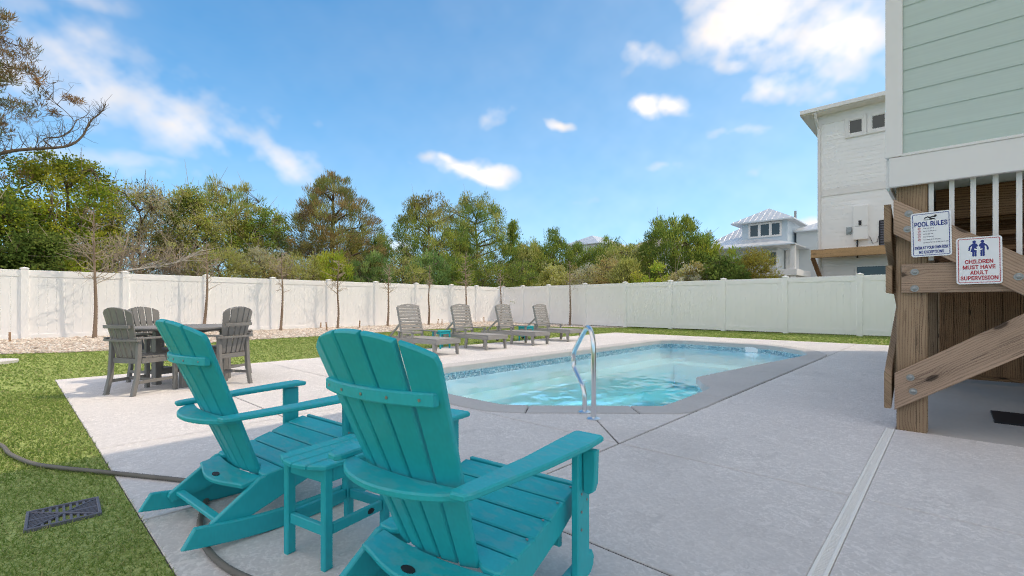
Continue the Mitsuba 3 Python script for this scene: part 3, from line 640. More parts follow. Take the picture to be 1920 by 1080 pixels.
bp('upper_wall', bx(42.5, 50, 9.6, 13.0, 5.4, 7.75, 0), 'm_blue'); roofed('upper_roof', 42.5, 50, 9.6, 13.2, 7.72, 9.15, ov=.55)
bp('wing_wall', bx(44.5, 54, 5.0, 9.4, 0, 6.9, 0), 'm_paleblue'); roofed('wing_roof', 44.5, 58, 2.5, 9.4, 6.9, 8.7, ov=.4)
roofed('rear_roof', 46, 58, 13.2, 16, 6.8, 8.2, ov=.5); bp('rear_wall', bx(46.5, 57, 13.21, 15.8, 5, 6.79, 0), 'm_blue')
def far_window(P, y0, y1, z0, z1, x, bars=()):
    w = P('window', join([bx(x-.06, x-.003, y1, y1+.14, z0-.14, z1+.14, .004), bx(x-.06, x-.003, y0-.14, y0, z0-.14, z1+.14, .004), bx(x-.06, x-.003, y0, y1, z1, z1+.14, .004), bx(x-.07, x-.003, y0, y1, z0-.14, z0, .004)]), 'm_trim')
    put('pane', bx(x-.02, x-.002, y0, y1, z0, z1, 0), 'm_pane', w)
    for z in bars: put('sash', bx(x-.035, x-.0205, y0, y1, z-.03, z+.03, .003), 'm_trim', w)
for a, b in ((10.15, 10.72), (10.93, 11.55), (11.76, 12.35)): far_window(bp, a, b, 6.62, 7.55, 42.5)
far_window(bp, 10.1, 10.65, 4.05, 5.08, 41.2, (4.55,))
bp('chimney_pipe', tube([(46.5, 9.9, 8.2), (46.5, 9.9, 9.05)], .10, 8), 'm_galv', smooth=40)
# two more roofs over the shrubs
for nm, lab, x, y0, y1, z, zr, rm, wm in (('gable_house', 'tan shingled house roof peeking over the cedars', 55, 24.5, 30.5, 8.0, 10.0, 'm_shingle', 'm_white'), ('far_house', 'small grey white roof peak over the middle cedars', 56, 36, 41.5, 9.4, 11.1, 'm_roofmetal', 'm_white')):
    q = thing(nm, lab, 'house'); P = part_of(q); m_, seam = hip(x, x+9, y0, y1, z, zr); P('roof', m_, rm); P('wall', bx(x, x+9, y0, y1, 0, z, 0), wm)
    far_window(P, y0+2.4, y0+3.2, z-1.3, z-.4, x)
# ------------------------------------------------------------------ furniture
class Model:
    def __init__(s): s.parts = []
    def add(s, name, mesh, m, smooth=False, label=None, kind=None): s.parts.append((name, mikit.ply(mesh, m, smooth=smooth, uv=None), m, label, kind))
    def place(s, name, label, category, M, group=None, renames=()):
        k = thing(name, label, category, group)
        for n, d, m, lab, kind in s.parts: put(n, d, m, k, to_world=M, label=lab, kind=kind)
        return k
XZ = lambda y: frame([0, y, 0], [1, 0, 0], [0, 0, 1])       # outline in (x, z), grows towards -y
XY = lambda z: frame([0, 0, z], [1, 0, 0], [0, 1, 0])
def screws(pts, d, rr=.006):
    out = []
    for p in pts:
        c = trimesh.creation.cylinder(rr, .003, sections=10); z = np.asarray(d, float)
        out.append(move(c, frame(p, np.cross([.3, .5, .8], z), np.cross(z, np.cross([.3, .5, .8], z)))))
    return cat_(out)
def fan_back(md, m, n, wb, wt, xb, zb, xt, zt, ztc, curve_b, curve_t, t=.021, gap=.007, arch=.067, ch=.0045):
    """Tapered slats on a shallow curve that is deepest (rearmost) in the middle; rounded over the top."""
    lean = np.array([xt-xb, 0, ztc-zb])
    for i in range(n):
        u0, u1 = -1+2*i/n, -1+2*(i+1)/n; uc = (u0+u1)/2
        # bottom and top centre of this slat
        pb = np.array([xb + curve_b*uc*uc, uc*wb, zb]); pt = np.array([xt + curve_t*uc*uc, uc*wt, ztc])
        ax = pt-pb; L = np.linalg.norm(ax); ax /= L
        yaw = math.atan2(2*curve_t*uc, wt)
        side = np.array([math.sin(yaw), math.cos(yaw), 0]); M = frame(pb, ax, side)
        hb, ht = wb/n-gap/2, wt/n-gap/2
        top = [(L - arch*((uc + v*(1/n))**2), v*ht) for v in np.linspace(-1, 1, 7)]
        if i == 0: top = [(L - arch*.99 - .022, -ht), (L - arch*.90 - .004, -ht*.86)] + top[1:]
        if i == n-1: top = top[:-1] + [(L - arch*.90 - .004, ht*.86), (L - arch*.99 - .022, ht)]
        pts = [(0, hb), (0, -hb)] + top
        md.add('back_slat', move(plank(pts, t, ch), M @ rotz(0, 0, 0, -t)), m)
def curved_strip(hw, x_mid, x_end, thick, n=14):
    y = np.linspace(-hw, hw, n); xf = x_mid + (x_end-x_mid)*(y/hw)**2
    return [(x, v) for x, v in zip(xf, y)] + [(x-thick, v) for x, v in zip(xf[::-1], y[::-1])]

def rocker_model():
    md, m = Model(), 'm_teal'
    fan_back(md, m, 5, .176, .272, -.140, .222, -.452, .855, .930, .020, .060, gap=.0105)
    # braces behind the slats
    def strip(z, hw, xm, xe, th, h): return move(plank(curved_strip(hw, xm, xe, th), h, .004), XY(z))
    md.add('back_brace', strip(.744, .226, -.3795, -.337, .020, .036), m)
    # wide scalloped arm-level support
    y = np.linspace(-.262, .262, 19); fr = -.272 + .034*(y/.26)**2; bk = -.272 - .100*np.cos(np.clip(y/.262, -1, 1)*np.pi/2)**.75 + .02*(np.abs(y)/.262)**6
    md.add('arm_support', move(plank([(a, b) for a, b in zip(fr, y)] + [(a, b) for a, b in zip(bk[::-1], y[::-1])], .022, .005), XY(.492)), m)
    bk2 = -.222 - .046*np.cos(np.clip(y/.262, -1, 1)*np.pi/2)**1.3
    md.add('seat_back_support', move(plank([(-.150 + .02*(b/.26)**2, b*.90) for b in y] + [(a, b*.90) for a, b in zip(bk2[::-1], y[::-1])], .022, .005), frame([0, 0, .236], [1, 0, .16], [0, 1, 0])), m)
    md.add('oval_badge', move(trimesh.creation.cylinder(.017, .003, sections=24), frame([-.236, 0, .2225], [1, 0, .16], [0, 1, 0]) @ np.diag([.75, 1.6, 1, 1])), 'm_black')
    for s in (1, -1):
        arm = [(.335, .262*s), (.330, .352*s), (.318, .364*s), (.22, .366*s), (.0, .345*s), (-.29, .296*s), (-.312, .285*s), (-.318, .245*s), (-.30, .232*s), (.0, .250*s), (.22, .246*s), (.325, .247*s)]
        md.add('arm', move(plank(arm, .020, .005), frame([0, 0, .519], [1, 0, .024], [0, 1, 0])), m)
        yy = .262 if s > 0 else -.235
        # seat side: sloping plank running down to the rear
        sd = [(.315, .345), (.317, .275), (.22, .228), (-.20, .082), (-.335, .062), (-.352, .090), (-.345, .106), (-.15, .238), (-.05, .250), (.12, .288), (.25, .330)]
        md.add('seat_side', move(plank(sd, .026, .004), XZ(yy)), m)
        # curved rocker
        x = np.linspace(-.455, .375, 26); R = 2.25; zb = (x-.01)**2/(2*R); zt = zb + .082
        rk = [(a, b) for a, b in zip(x, zb)] + [(.392, zb[-1]+.02), (.40, zb[-1]+.05), (.385, zt[-1]-.006)] + [(a, b) for a, b in zip(x[::-1][1:-2], zt[::-1][1:-2])] + [(-.395, zt[2]+.0), (-.41, zt[1]-.004)]
        md.add('rocker', move(plank(rk, .026, .004), XZ(.290 if s > 0 else -.2635)), m)
        lg = [(.222, .075), (.306, .075), (.306, .514), (.222, .514)]
        md.add('front_leg', move(plank(lg, .026, .004), XZ(.3165 if s > 0 else -.2905)), m)
        br = [(0, .512), (.050, .512), (.046, .40), (.038, .372), (.022, .362), (.004, .366)]
        br = [(a*s, b) for a, b in br]
        md.add('arm_bracket', move(plank(br if s > 0 else br[::-1], .030, .004), frame([.248, .3175*s, 0], [0, 1, 0], [0, 0, 1])), m)
    # seat slats across
    top = [(.325, .338), (.318, .352), (.25, .337), (.12, .295), (.03, .271), (-.05, .257), (-.135, .247)]
    path = np.array([(.318, .352), (.225, .330), (.132, .299), (.040, .274), (-.052, .2575), (-.140, .247)])
    for k in range(5):
        a, b = path[k], path[k+1]; d = (b-a)/np.linalg.norm(b-a); a = a + d*.003; b = b - d*.003
        pts = [(0, -.262), (np.linalg.norm(b-a), -.262), (np.linalg.norm(b-a), .262), (0, .262)]
        if k == 4:
            L_ = np.linalg.norm(b-a); pts = [(0, -.262), (L_*.9, -.262), (L_, -.245), (L_*.98, -.20), (L_*.45, -.12), (L_*.35, 0), (L_*.45, .12), (L_*.98, .20), (L_, .245), (L_*.9, .262), (0, .262)]
        md.add('seat_slat', move(plank(pts, .022, .0045), frame([a[0], 0, a[1]], [d[0], 0, d[1]], [0, 1, 0])), m) if False else md.add('seat_slat', move(plank(pts, .022, .0045), frame([a[0], 0, a[1]-.0], [d[0], 0, d[1]], [0, 1, 0]) @ rotz(0, 0, 0, -.0)), m)
    md.add('seat_front', move(plank(rect(-.262, .262, .262, .350), .022, .004), frame([.338, 0, 0], [0, 1, 0], [0, 0, 1])), m)
    md.add('stretcher', bx(-.322, -.286, -.2345, .2345, .090, .110, .004), m)
    md.add('cross_rail', bx(.235, .258, -.236, .236, .16, .225, .004), m)
    pts = [(-.400 + .0345*(q/.2)**2 - .0005, q, .762) for q in (-.19, -.095, 0, .095, .19)]
    md.add('screws', cat_([screws(pts, (1, 0, 0), .0042), screws([(.245, -.3175, z) for z in (.30, .36, .24)] + [(.285, -.3175, z) for z in (.33, .40)], (0, 1, 0), .0045), screws([(.30-.092*k, -.245, .3515-.025*k) for k in range(5)], (0, 0, 1), .0045)]), 'm_galv', kind='stuff')
    return md
RK = rocker_model()
RK.place('rocking_chair', 'teal adirondack rocking chair in front, nearest the viewer and right of the small table', 'chair', rotz(.125, 1.035, 1.195), 'teal rocking chairs')
RK.place('rocking_chair', 'teal adirondack rocking chair on the left, half behind the small teal table', 'chair', rotz(.085, .885, 2.485), 'teal rocking chairs')

def side_table_model(h=.40):
    md, m = Model(), 'm_teal'
    n = 4; w = .285/n; ln = .40
    for i in range(n):
        y0 = -.1425 + i*w; y1 = y0 + w - .006
        e0, e1 = .218 - .055*(y0/.19)**2*1.6, .218 - .055*(y1/.19)**2*1.6
        pts = [(-e0, y0), (e0, y0)] + [(e1, y1), (-e1, y1)]
        md.add('top_slat', move(plank(pts, .020, .0045), XY(h-.020)), m)
    for x in (-.145, .145):
        for y in (-.115, .115): md.add('leg', bx(x-.018, x+.018, y-.015, y+.015, 0, h-.0205, .004), m)
        md.add('apron', bx(x-.010, x+.010, -.097, .097, h-.075, h-.021, .003), m); md.add('stretcher', bx(x-.011, x+.011, -.097, .097, .125, .165, .003), m)
    for y in (-.115, .115): md.add('stretcher', bx(-.123, .123, y-.010, y+.010, .125, .165, .003), m); md.add('apron', bx(-.123, .123, y-.010, y+.010, h-.075, h-.021, .003), m)
    md.add('oval_badge', move(trimesh.creation.cylinder(.011, .003, sections=20), frame([.06, -.1255, .145], [1, 0, 0], [0, 0, 1]) @ np.diag([1.5, 1, 1, 1])), 'm_black')
    return md
ST = side_table_model()
ST.place('side_table', 'small teal slatted side table between the two rocking chairs', 'table', rotz(.20, .940, 1.865))
ST.place('side_table', 'small teal side table between the first and second lounger from the left', 'table', rotz(.1, 6.70, 8.45))
ST.place('side_table', 'small teal side table between the third and fourth lounger from the left', 'table', rotz(-.1, 9.68, 8.52))

def dining_model():
    md, m = Model(), 'm_grey'
    fan_back(md, m, 5, .165, .225, -.205, .405, -.345, .90, .962, .018, .046, t=.018, gap=.015, arch=.060, ch=.003)
    md.add('back_brace', move(plank(curved_strip(.185, -.318, -.285, .022), .036, .003), XY(.735)), m)
    y = np.linspace(-.25, .25, 15)
    md.add('arm_support', move(plank([(-.245 + .03*(b/.25)**2, b) for b in y] + [(-.300 + .04*(b/.25)**2, b) for b in y[::-1]], .022, .003), XY(.590)), m)
    for s in (1, -1):
        arm = [(.20, .215*s), (.20, .275*s), (.16, .282*s), (-.24, .252*s), (-.262, .24*s), (-.262, .195*s), (-.2, .195*s), (.1, .212*s)]
        md.add('arm', move(plank(arm, .022, .004), XY(.6125)), m)
        rl = [(-.225, .61), (-.180, .61), (-.185, .40), (-.200, .20), (-.245, .0), (-.290, .0), (-.245, .2), (-.232, .4)]
        md.add('rear_leg', move(plank(rl, .040, .004), XZ(.215 if s > 0 else -.175)), m)
        md.add('front_leg', bx(.175, .220, (.195 if s > 0 else -.235), (.235 if s > 0 else -.195), 0, .612, .004), m)
        md.add('seat_rail', bx(-.186, .174, .200 if s > 0 else -.222, .222 if s > 0 else -.200, .345, .400, .003), m)
        md.add('side_stretcher', bx(-.215, .174, .203 if s > 0 else -.220, .220 if s > 0 else -.203, .125, .160, .003), m)
    for k in range(5): md.add('seat_slat', bx(.165-.078*k, .235-.078*k, -.224, .224, .401, .420, .004), m)
    md.add('front_rail', bx(.186, .208, -.194, .194, .34, .400, .003), m); md.add('rear_rail', bx(-.212, -.190, -.174, .174, .345, .400, .003), m)
    md.add('cross_stretcher', bx(-.02, .0, -.202, .202, .13, .16, .003), m)
    return md
DC = dining_model()
for (x, y, a, lab) in [(1.065, 6.765, 28, 'grey slatted dining armchair at the left end of the round table, seen from behind'), (1.80, 6.64, 116, 'grey slatted dining armchair right of the round table with its back to the rocking chairs'),
                       (2.06, 7.42, 217, 'grey dining armchair on the far right, hidden by the chair in front'), (1.345, 7.54, -63, 'grey dining armchair behind the left dining chair, facing the viewer over the table')]:
    DC.place('dining_chair', lab, 'chair', rotz(math.radians(a), x, y), 'grey chairs round the table')
DT = thing('dining_table', 'round grey slatted dining table on the near left of the deck', 'table'); tp = lambda n, mesh, m='m_grey', **k: put(n, move(mesh, rotz(.35, 1.59, 7.06)), m, DT, **k)
disc = Polygon(arc(0, 0, .64, 0, 354, 60)); hw = 1.28/9
for i in range(9):
    q = disc.intersection(sbox(-.7, -.64+i*hw+.003, .7, -.64+(i+1)*hw-.003)); tp('top_plank', slab(q, .698, .722, .004))
for a in (45, 135, 225, 315):
    x, y = .36*math.cos(math.radians(a)), .36*math.sin(math.radians(a)); tp('leg', bx(x-.035, x+.035, y-.035, y+.035, 0, .664, .004))
for y in (-.255, .255): tp('apron', bx(-.50, .50, y-.012, y+.012, .665, .697, .003)); tp('stretcher', bx(-.218, .218, y-.012, y+.012, .12, .17, .003))
tp('centre_stretcher', bx(-.012, .012, -.242, .242, .12, .17, .003)); tp('umbrella_socket', move(trimesh.creation.cylinder(.03, .09, sections=16), rotz(0, 0, 0, .64)), 'm_black', smooth=40)

def lounger_model():
    md, m = Model(), 'm_greylight'
    hx, hz, txx, tz = 0.0, .36, -.170, .985     # back hinge and top
    for s in (1, -1):
        y = .29*s
        md.add('side_rail', bx(-.62, 1.13, y-.017, y+.017, .225, .305, .004), m)
        for nm, x, dx in (('front_leg', 1.05, .03), ('middle_leg', .42, -.03)):
            lg = [(x-.035, .224), (x-.035+dx, 0), (x+.030+dx, 0), (x+.045, .224)]
            md.add(nm, move(plank(lg, .036, .003), XZ(y+.018)), m)
        rl = [(-.62, .305), (-.60, .31), (-.40, .306), (-.50, .06), (-.56, .06), (-.66, .18)]
        rl = [(-.44, .224), (-.52, .05), (-.59, .05), (-.60, .224)]
        md.add('rear_leg', move(plank(rl, .036, .003), XZ(y+.018)), m)
        w = trimesh.creation.cylinder(.055, .03, sections=20); w.apply_transform(trimesh.transformations.rotation_matrix(np.pi/2, [1, 0, 0])); md.add('wheel', move(w, rotz(0, -.56, .255*s, .056)), 'm_black', smooth=40)
        bl_ = bar((hx+.005, .262*s, hz-.06), (txx, .262*s, tz-.045), .045, .026, (1, 0, .2), .003); md.add('back_rail', bl_, m)
        md.add('arm', bx(-.10, .44, y-.030*1, y+.030, .425, .447, .004), m); md.add('arm_post', bx(.36, .41, y-.016, y+.016, .306, .424, .003), m); md.add('arm_post', bx(-.085, -.045, y-.016, y+.016, .306, .424, .003), m)
        md.add('support_strut', bar((-.50, .225*s, .30), (-.075, .225*s, .62), .045, .022, (0, 0, 1), .003), m)
    for k in range(11): md.add('bed_slat', bx(.045+.098*k, .133+.098*k, -.272, .272, .306, .326, .004), m)
    md.add('foot_rail', bx(1.131, 1.155, -.306, .306, .225, .31, .004), m); md.add('head_rail', bx(-.644, -.621, -.306, .306, .225, .305, .004), m)
    d = np.array([txx-hx, 0, tz-hz]); L = np.linalg.norm(d); d /= L; n = 8; pit = (L-.085)/n
    for k in range(n):
        M = frame([hx+d[0]*k*pit, 0, hz+d[2]*k*pit], d, [0, 1, 0])
        md.add('back_slat', move(plank([(.006, -.275), (pit-.008, -.275), (pit-.008, .275), (.006, .275)], .019, .004), M @ rotz(0, 0, 0, -.03)), m)
    M = frame([hx+d[0]*n*pit, 0, hz+d[2]*n*pit], d, [0, 1, 0])
    outer = [(.006, -.275), (.06, -.275)] + [(.062+.035*(1-(v/.24)**2), v) for v in np.linspace(-.24, .24, 11)] + [(.06, .275), (.006, .275)]
    head = Polygon(outer).difference(Polygon(arc(.055, -.05, .011, 180, 360, 6)[::1] + [] if False else [(.046, -.055), (.064, -.055), (.066, 0), (.064, .055), (.046, .055)]))
    md.add('headboard', move(trimesh.creation.extrude_polygon(head, .019, engine='earcut'), M @ rotz(0, 0, 0, -.03)), m)
    return md
LG = lounger_model()
for x, lab in zip((5.80, 7.36, 8.82, 10.38), ('first grey chaise lounger from the left', 'second grey chaise lounger from the left, right of a teal table', 'third grey chaise lounger from the left', 'fourth grey chaise lounger, farthest right')):
    LG.place('chaise_lounger', lab + ', beside the pool', 'lounger', rotz(-math.pi/2 + {5.80: .03, 7.36: -.02, 8.82: .05, 10.38: -.01}[x], x, {5.80: 8.28, 7.36: 8.42, 8.82: 8.42, 10.38: 8.47}[x]), 'grey loungers by the pool')

# stainless grab rail set in the near coping
R_ = thing('grab_rail', 'bent stainless steel pool grab rail on the near coping', 'handrail'); dx, dy = math.cos(math.radians(52)), math.sin(math.radians(52))
def q(t, z): return (3.474+dx*t, 2.275+dy*t, z)
pts = [q(0, -.03), q(0, .2), q(0, .45), q(.004, .60), q(.02, .69), q(.07, .757), q(.14, .787), q(.21, .775), q(.30, .725), q(.45, .628), q(.56, .552), q(.602, .510), q(.612, .460), q(.608, .41), q(.585, .372), q(.50, .325), q(.36, .258), q(.30, .222), q(.268, .18), q(.258, .12), q(.256, .05), q(.256, -.03)]
put('rail', tube(smooth_path(pts, 5), .0215, 14), 'm_steel', R_, smooth=50)
for t in (0, .256):
    c = trimesh.creation.revolve([(.022, .0), (.060, .0), (.060, .006), (.048, .016), (.026, .022), (.022, .022)], sections=28)
    put('flange', move(c, rotz(0, *q(t, .001))), 'm_steel', R_, smooth=40)
# hose
hz = .014
hose = [(-1.6, 6.1, hz), (-.7, 5.7, hz), (-.35, 5.35, hz), (-.064, 4.956, hz), (.012, 4.512, hz), (.102, 4.16, hz), (.209, 3.934, hz), (.313, 3.756, hz), (.435, 3.549, hz), (.57, 3.317, hz), (.672, 3.138, hz), (.745, 2.985, hz), (.735, 2.85, hz), (.671, 2.715, hz), (.621, 2.577, hz), (.586, 2.458, hz), (.554, 2.284, hz), (.547, 2.139, hz), (.556, 2.007, hz), (.577, 1.894, hz), (.62, 1.75, hz), (.70, 1.5, hz), (.9, 1.1, hz)]
put('garden_hose', tube(smooth_path(hose, 6), .0125, 9), 'm_hose', smooth=60, label='grey brown garden hose snaking over the turf and under the left rocking chair', category='hose')
# lawn drain grate
DG = thing('drain_grate', 'dark square drain grate set in the artificial turf', 'drain'); Mg = rotz(math.radians(-3), .182, 3.085)
dg = lambda n, mesh, m='m_grate', **k: put(n, move(mesh, Mg), m, DG, **k)
a = .130
dg('pit', bx(-a+.004, a-.004, -a+.004, a-.004, -.10, -.06, 0), 'm_black')
dg('frame', join([bx(-a, a, -a, -a+.012, -.02, .012, .002), bx(-a, a, a-.012, a, -.02, .012, .002), bx(-a, -a+.012, -a+.012, a-.012, -.02, .012, .002), bx(a-.012, a, -a+.012, a-.012, -.02, .012, .002)]))
dg('diagonal_bar', bar((-a+.012, -a+.012, .004), (a-.012, a-.012, .004), .012, .008, (0, 0, 1), .002)); dg('diagonal_bar', bar((-a+.012, a-.012, .0045), (a-.012, -a+.012, .0045), .012, .008, (0, 0, 1), .002))
dg('centre_bar', bx(-a+.0125, a-.0125, -.004, .004, -.004, .0085, .001))
for i in range(9):                                   # wide bars in the front and back quarters
    x = -.096 + .024*i
    for s in (1, -1):
        if abs(x) < .112: dg('bar', bx(x-.005, x+.005, min(s*(abs(x)+.010), s*.117), max(s*(abs(x)+.010), s*.117), -.006, .0075, .001))
fine = []
for i in range(1, 13):                               # fine bars in the left and right quarters
    yv = -.117 + .018*i
    for s in (1, -1): fine.append(bx(min(s*(abs(yv)+.008), s*.117), max(s*(abs(yv)+.008), s*.117), yv-.0035, yv+.0035, -.006, .007, 0)) if abs(yv) < .105 else None
dg('fine_bars', join([f for f in fine if f is not None]), kind='stuff')
# trench drain
TD = thing('trench_drain', 'narrow white slotted trench drain running to the wooden post', 'drain')
put('channel', bx(1.21, 4.84, .338, .386, -.11, -.05, 0), 'm_black', TD)
for y in (.334, .3765): put('edge_rail', bx(1.205, 4.84, y, y+.0135, -.06, .002, .002), 'm_drain', TD)
x = 1.205
while x < 4.8:
    x1 = min(x+.62, 4.84); b_ = [bx(v, v+.0082, .3478, .3762, -.02, .0005, 0) for v in np.arange(x+.006, x1-.006, .0135)]
    put('grate_length', join([bx(x+.001, x+.012, .3478, .3762, -.02, .001, 0)] + b_), 'm_drain', TD); x = x1
# round concrete cap at the left edge
put('well_cap', move(trimesh.creation.cylinder(.40, .05, sections=40), rotz(0, -.27, 11.85, .02)), 'm_concrete', label='round concrete utility cap in the turf at the left edge', category='cap')
# stakes
for x, y, h, lean, lab in [(.03, 17.1, .30, 0, 'short wooden stake in the gravel at the far left'), (8.05, 17.45, .30, .10, 'thin wooden stake left of a leaning pair by the fence'), (7.90, 16.55, .34, -.16, 'orange tipped leaning wooden stake in the gravel'), (9.42, 17.0, .35, .02, 'wooden stake between the fourth and fifth sapling'),
                      (13.35, 17.1, .32, .05, 'left stake of the close pair behind the teal side table'), (13.30, 16.75, .31, .04, 'right stake of the close pair behind the teal side table'), (16.45, 17.3, .36, -.12, 'stake left of the fence corner'), (17.4, 16.4, .34, .08, 'stake right of the third lounger near the fence corner')]:
    ang = .3; st = join([bar((x, y, -.02), (x+lean*h, y-.02, h), .045, .022, (1, 0, 0), .002, tuple(rng.uniform(0, 30, 2)))])
    put('stake', st, 'm_stake', label=lab, category='stake', group='stakes in the gravel')
# ------------------------------------------------------------------ plants
GREEN = dict(oak=[(.105, .135, .020), (.060, .095, .018), (.150, .165, .030)], dark=[(.035, .058, .018), (.055, .080, .025)], cedar=[(.075, .110, .032), (.105, .135, .036), (.052, .085, .030)],
             olive=[(.150, .165, .065), (.115, .135, .05), (.19, .19, .085)], pine=[(.085, .115, .038), (.22, .155, .060), (.26, .165, .065), (.13, .135, .045)], brown=[(.26, .165, .085), (.21, .14, .08), (.17, .12, .06)],
             grey=[(.20, .165, .105), (.145, .14, .065), (.26, .22, .15)], yellow=[(.36, .26, .05), (.29, .24, .055), (.22, .20, .05)], bright=[(.15, .21, .035), (.115, .175, .03)], blue=[(.060, .105, .048), (.085, .125, .055)])
GREEN = {k: [(min(.66, 3.9*q[0]*(.90 if q[0] > 1.35*q[1] else 1)), min(.66, 3.5*q[1]), min(.45, 2.7*q[2])) for q in v] for k, v in GREEN.items()}
def leaves(cen, r, pal, r_, per, ln, wd, up=0.0, radial=None, mixw=.35, flat=.75):
    """Leaf blades scattered in clumps round cen; each clump takes a tone of the palette."""
    n = len(cen); pal = np.array(pal)
    tone = pal[r_.integers(0, len(pal), n)]*r_.uniform(.78, 1.22, (n, 1))
    idx = np.repeat(np.arange(n), per); m = len(idx)
    off = r_.normal(0, 1, (m, 3)); off /= np.linalg.norm(off, axis=1, keepdims=True); off *= (r_.random((m, 1))**.45)*np.asarray(r)[idx, None]*[1, 1, flat]
    p = cen[idx] + off
    d = r_.normal(0, 1, (m, 3)); d /= np.linalg.norm(d, axis=1, keepdims=True)
    if radial is not None: d = d*(1-mixw) + radial[idx]*mixw + off/np.maximum(np.linalg.norm(off, axis=1, keepdims=True), 1e-6)*.35
    d[:, 2] += up; d /= np.linalg.norm(d, axis=1, keepdims=True)
    s = np.cross(d, r_.normal(0, 1, (m, 3))); s /= np.linalg.norm(s, axis=1, keepdims=True)
    L = ln*r_.uniform(.6, 1.3, (m, 1)); W = wd*r_.uniform(.7, 1.3, (m, 1))
    V = np.stack([p, p + d*L*.5 + s*W*.5, p + d*L, p + d*L*.5 - s*W*.5], 1).reshape(-1, 3)
    b = np.arange(m)*4; F = np.vstack([np.c_[b, b+1, b+2], np.c_[b, b+2, b+3]])
    c = tone[idx]*r_.uniform(.75, 1.3, (m, 1))*r_.uniform(.93, 1.07, (m, 3))
    return V, F, np.repeat(np.clip(c, .01, .6), 4, 0)
STYLE = {  # per clump, leaf length, width, upward pull, radial mix, clump radius, flatness
    'oak': (70, .095, .055, .05, .2, .34, .7), 'cedar': (64, .17, .035, .55, .5, .27, 1.1), 'pine': (58, .21, .022, .35, .75, .22, .9), 'fine': (46, .13, .03, .3, .4, .30, .9), 'broad': (60, .13, .065, .2, .3, .30, .8)}
def tree(name, label, category, x, y, h, rad, style, pal, seed, base=.25, lobes=9, clumps=150, shape='round', trunk=.09, group=None, bare=0, lean=(0, 0), tips=None, dens=1.0):
    """A tree: a trunk with limbs that carry leaf clumps in several uneven lobes."""
    r = np.random.default_rng(seed); K = thing(name, label, category, group)
    per, ln, wd, up, mixw, cr, flat = STYLE[style]; per = int(per*dens)
    z0 = h*base; ctr = np.array([x + lean[0], y + lean[1], 0])
    prof = {'round': lambda t: np.sqrt(np.clip(1-((t-.45)/.60)**2, 0, 1)), 'cone': lambda t: np.clip(1.04-t, 0, 1)**.72*np.clip(.55+t*4, 0, 1), 'flame': lambda t: np.sin(np.pi*np.clip(.20+.78*t, 0, 1))**.8}[shape]
    clumps = int(clumps*1.55); M = clumps*4; t = r.random(M); a = r.uniform(0, 2*np.pi, M); fr = r.random(M)**.42
    lump = meshkit.noise(np.stack([np.cos(a)*1.7 + 7*seed, np.sin(a)*1.7, t*h/rad*1.15], -1), seed)
    lump2 = meshkit.noise(np.stack([np.cos(a)*3.6 + 3*seed, np.sin(a)*3.6, t*h/rad*2.6], -1), seed+1)
    rr = 1.28*rad*prof(t)*(.52 + .62*lump + .30*lump2)*fr
    tall = (meshkit.noise(np.stack([np.cos(a)*fr*2.2 + seed, np.sin(a)*fr*2.2, 0*a], -1), seed+2)-.62)*.30*h*(1-.5*fr)
    zz = z0 + (h-z0)*t + np.minimum(tall, 0)*t
    cen = np.stack([ctr[0] + rr*np.cos(a), ctr[1] + rr*np.sin(a), zz], -1)
    keep = (meshkit.fbm(cen*[1.35, 1.35, 1.7], 2, seed+5) > .385) & (r.random(M) < .25 + .75*prof(t))
    cen = cen[keep][:clumps]; clumps = len(cen)
    cen[:, 2] = np.clip(cen[:, 2], .15, h - .10)
    pick = r.choice(clumps, min(clumps, 10 + lobes), replace=False); L = cen[pick]; R = np.full(len(L), .4)
    from scipy.spatial import cKDTree
    which = cKDTree(L).query(cen)[1]
    rdir = cen - np.array([ctr[0], ctr[1], h*.45]); rdir /= np.linalg.norm(rdir, axis=1, keepdims=True)
    V, F, C = leaves(cen, cr*r.uniform(.6, 1.25, clumps)*(.8+.2*rad), pal, r, per, ln, wd, up, rdir, mixw, flat)
    if tips is not None:                              # browned or bright tops
        hi = np.clip((V[:, 2]/h - tips[1])/.25, 0, 1)[:, None]*r.uniform(.2, 1, (len(V)//4, 1)).repeat(4, 0)
        C = C*(1-hi) + np.array(tips[0])*hi*r.uniform(.8, 1.2, (len(V)//4, 1)).repeat(4, 0)
    put('crown', TM(V, F, process=False), 'm_leaf', K, color=C)
    # trunk and limbs
    top = np.array([ctr[0], ctr[1], h*.86]); n = 7
    tp_ = np.array([[x, y, -.15]] + [[x + (ctr[0]-x)*t + r.normal(0, .05), y + (ctr[1]-y)*t + r.normal(0, .05), h*.86*t] for t in np.linspace(.12, 1, n)])
    tr = [tube(smooth_path(tp_, 3), np.interp(np.linspace(0, 1, n*3+1), [0, 1], [trunk, trunk*.22]), 7)]
    for c_, lr in zip(L, R):
        t = np.clip((c_[2]-.25*np.linalg.norm(c_[:2]-ctr[:2])-.2)/(h*.86), .08, .95); s0 = np.array([np.interp(t, np.linspace(0, 1, n+1), tp_[:, k]) for k in range(3)])
        mid = (s0+c_)/2 + r.normal(0, .10, 3) + [0, 0, .05]
        tr.append(tube(smooth_path([s0, mid, c_], 3), np.interp(np.linspace(0, 1, 7), [0, 1], [trunk*.42, trunk*.12]), 5))
    near_ = cen + np.clip(1/np.maximum(np.linalg.norm(L[which]-cen, axis=1, keepdims=True), 1e-6), 0, 1)*(L[which]-cen); tw = segs(near_, cen, .014, .005, 3)
    put('trunk', cat_(tr + [tw]), 'm_bark', K, smooth=True)
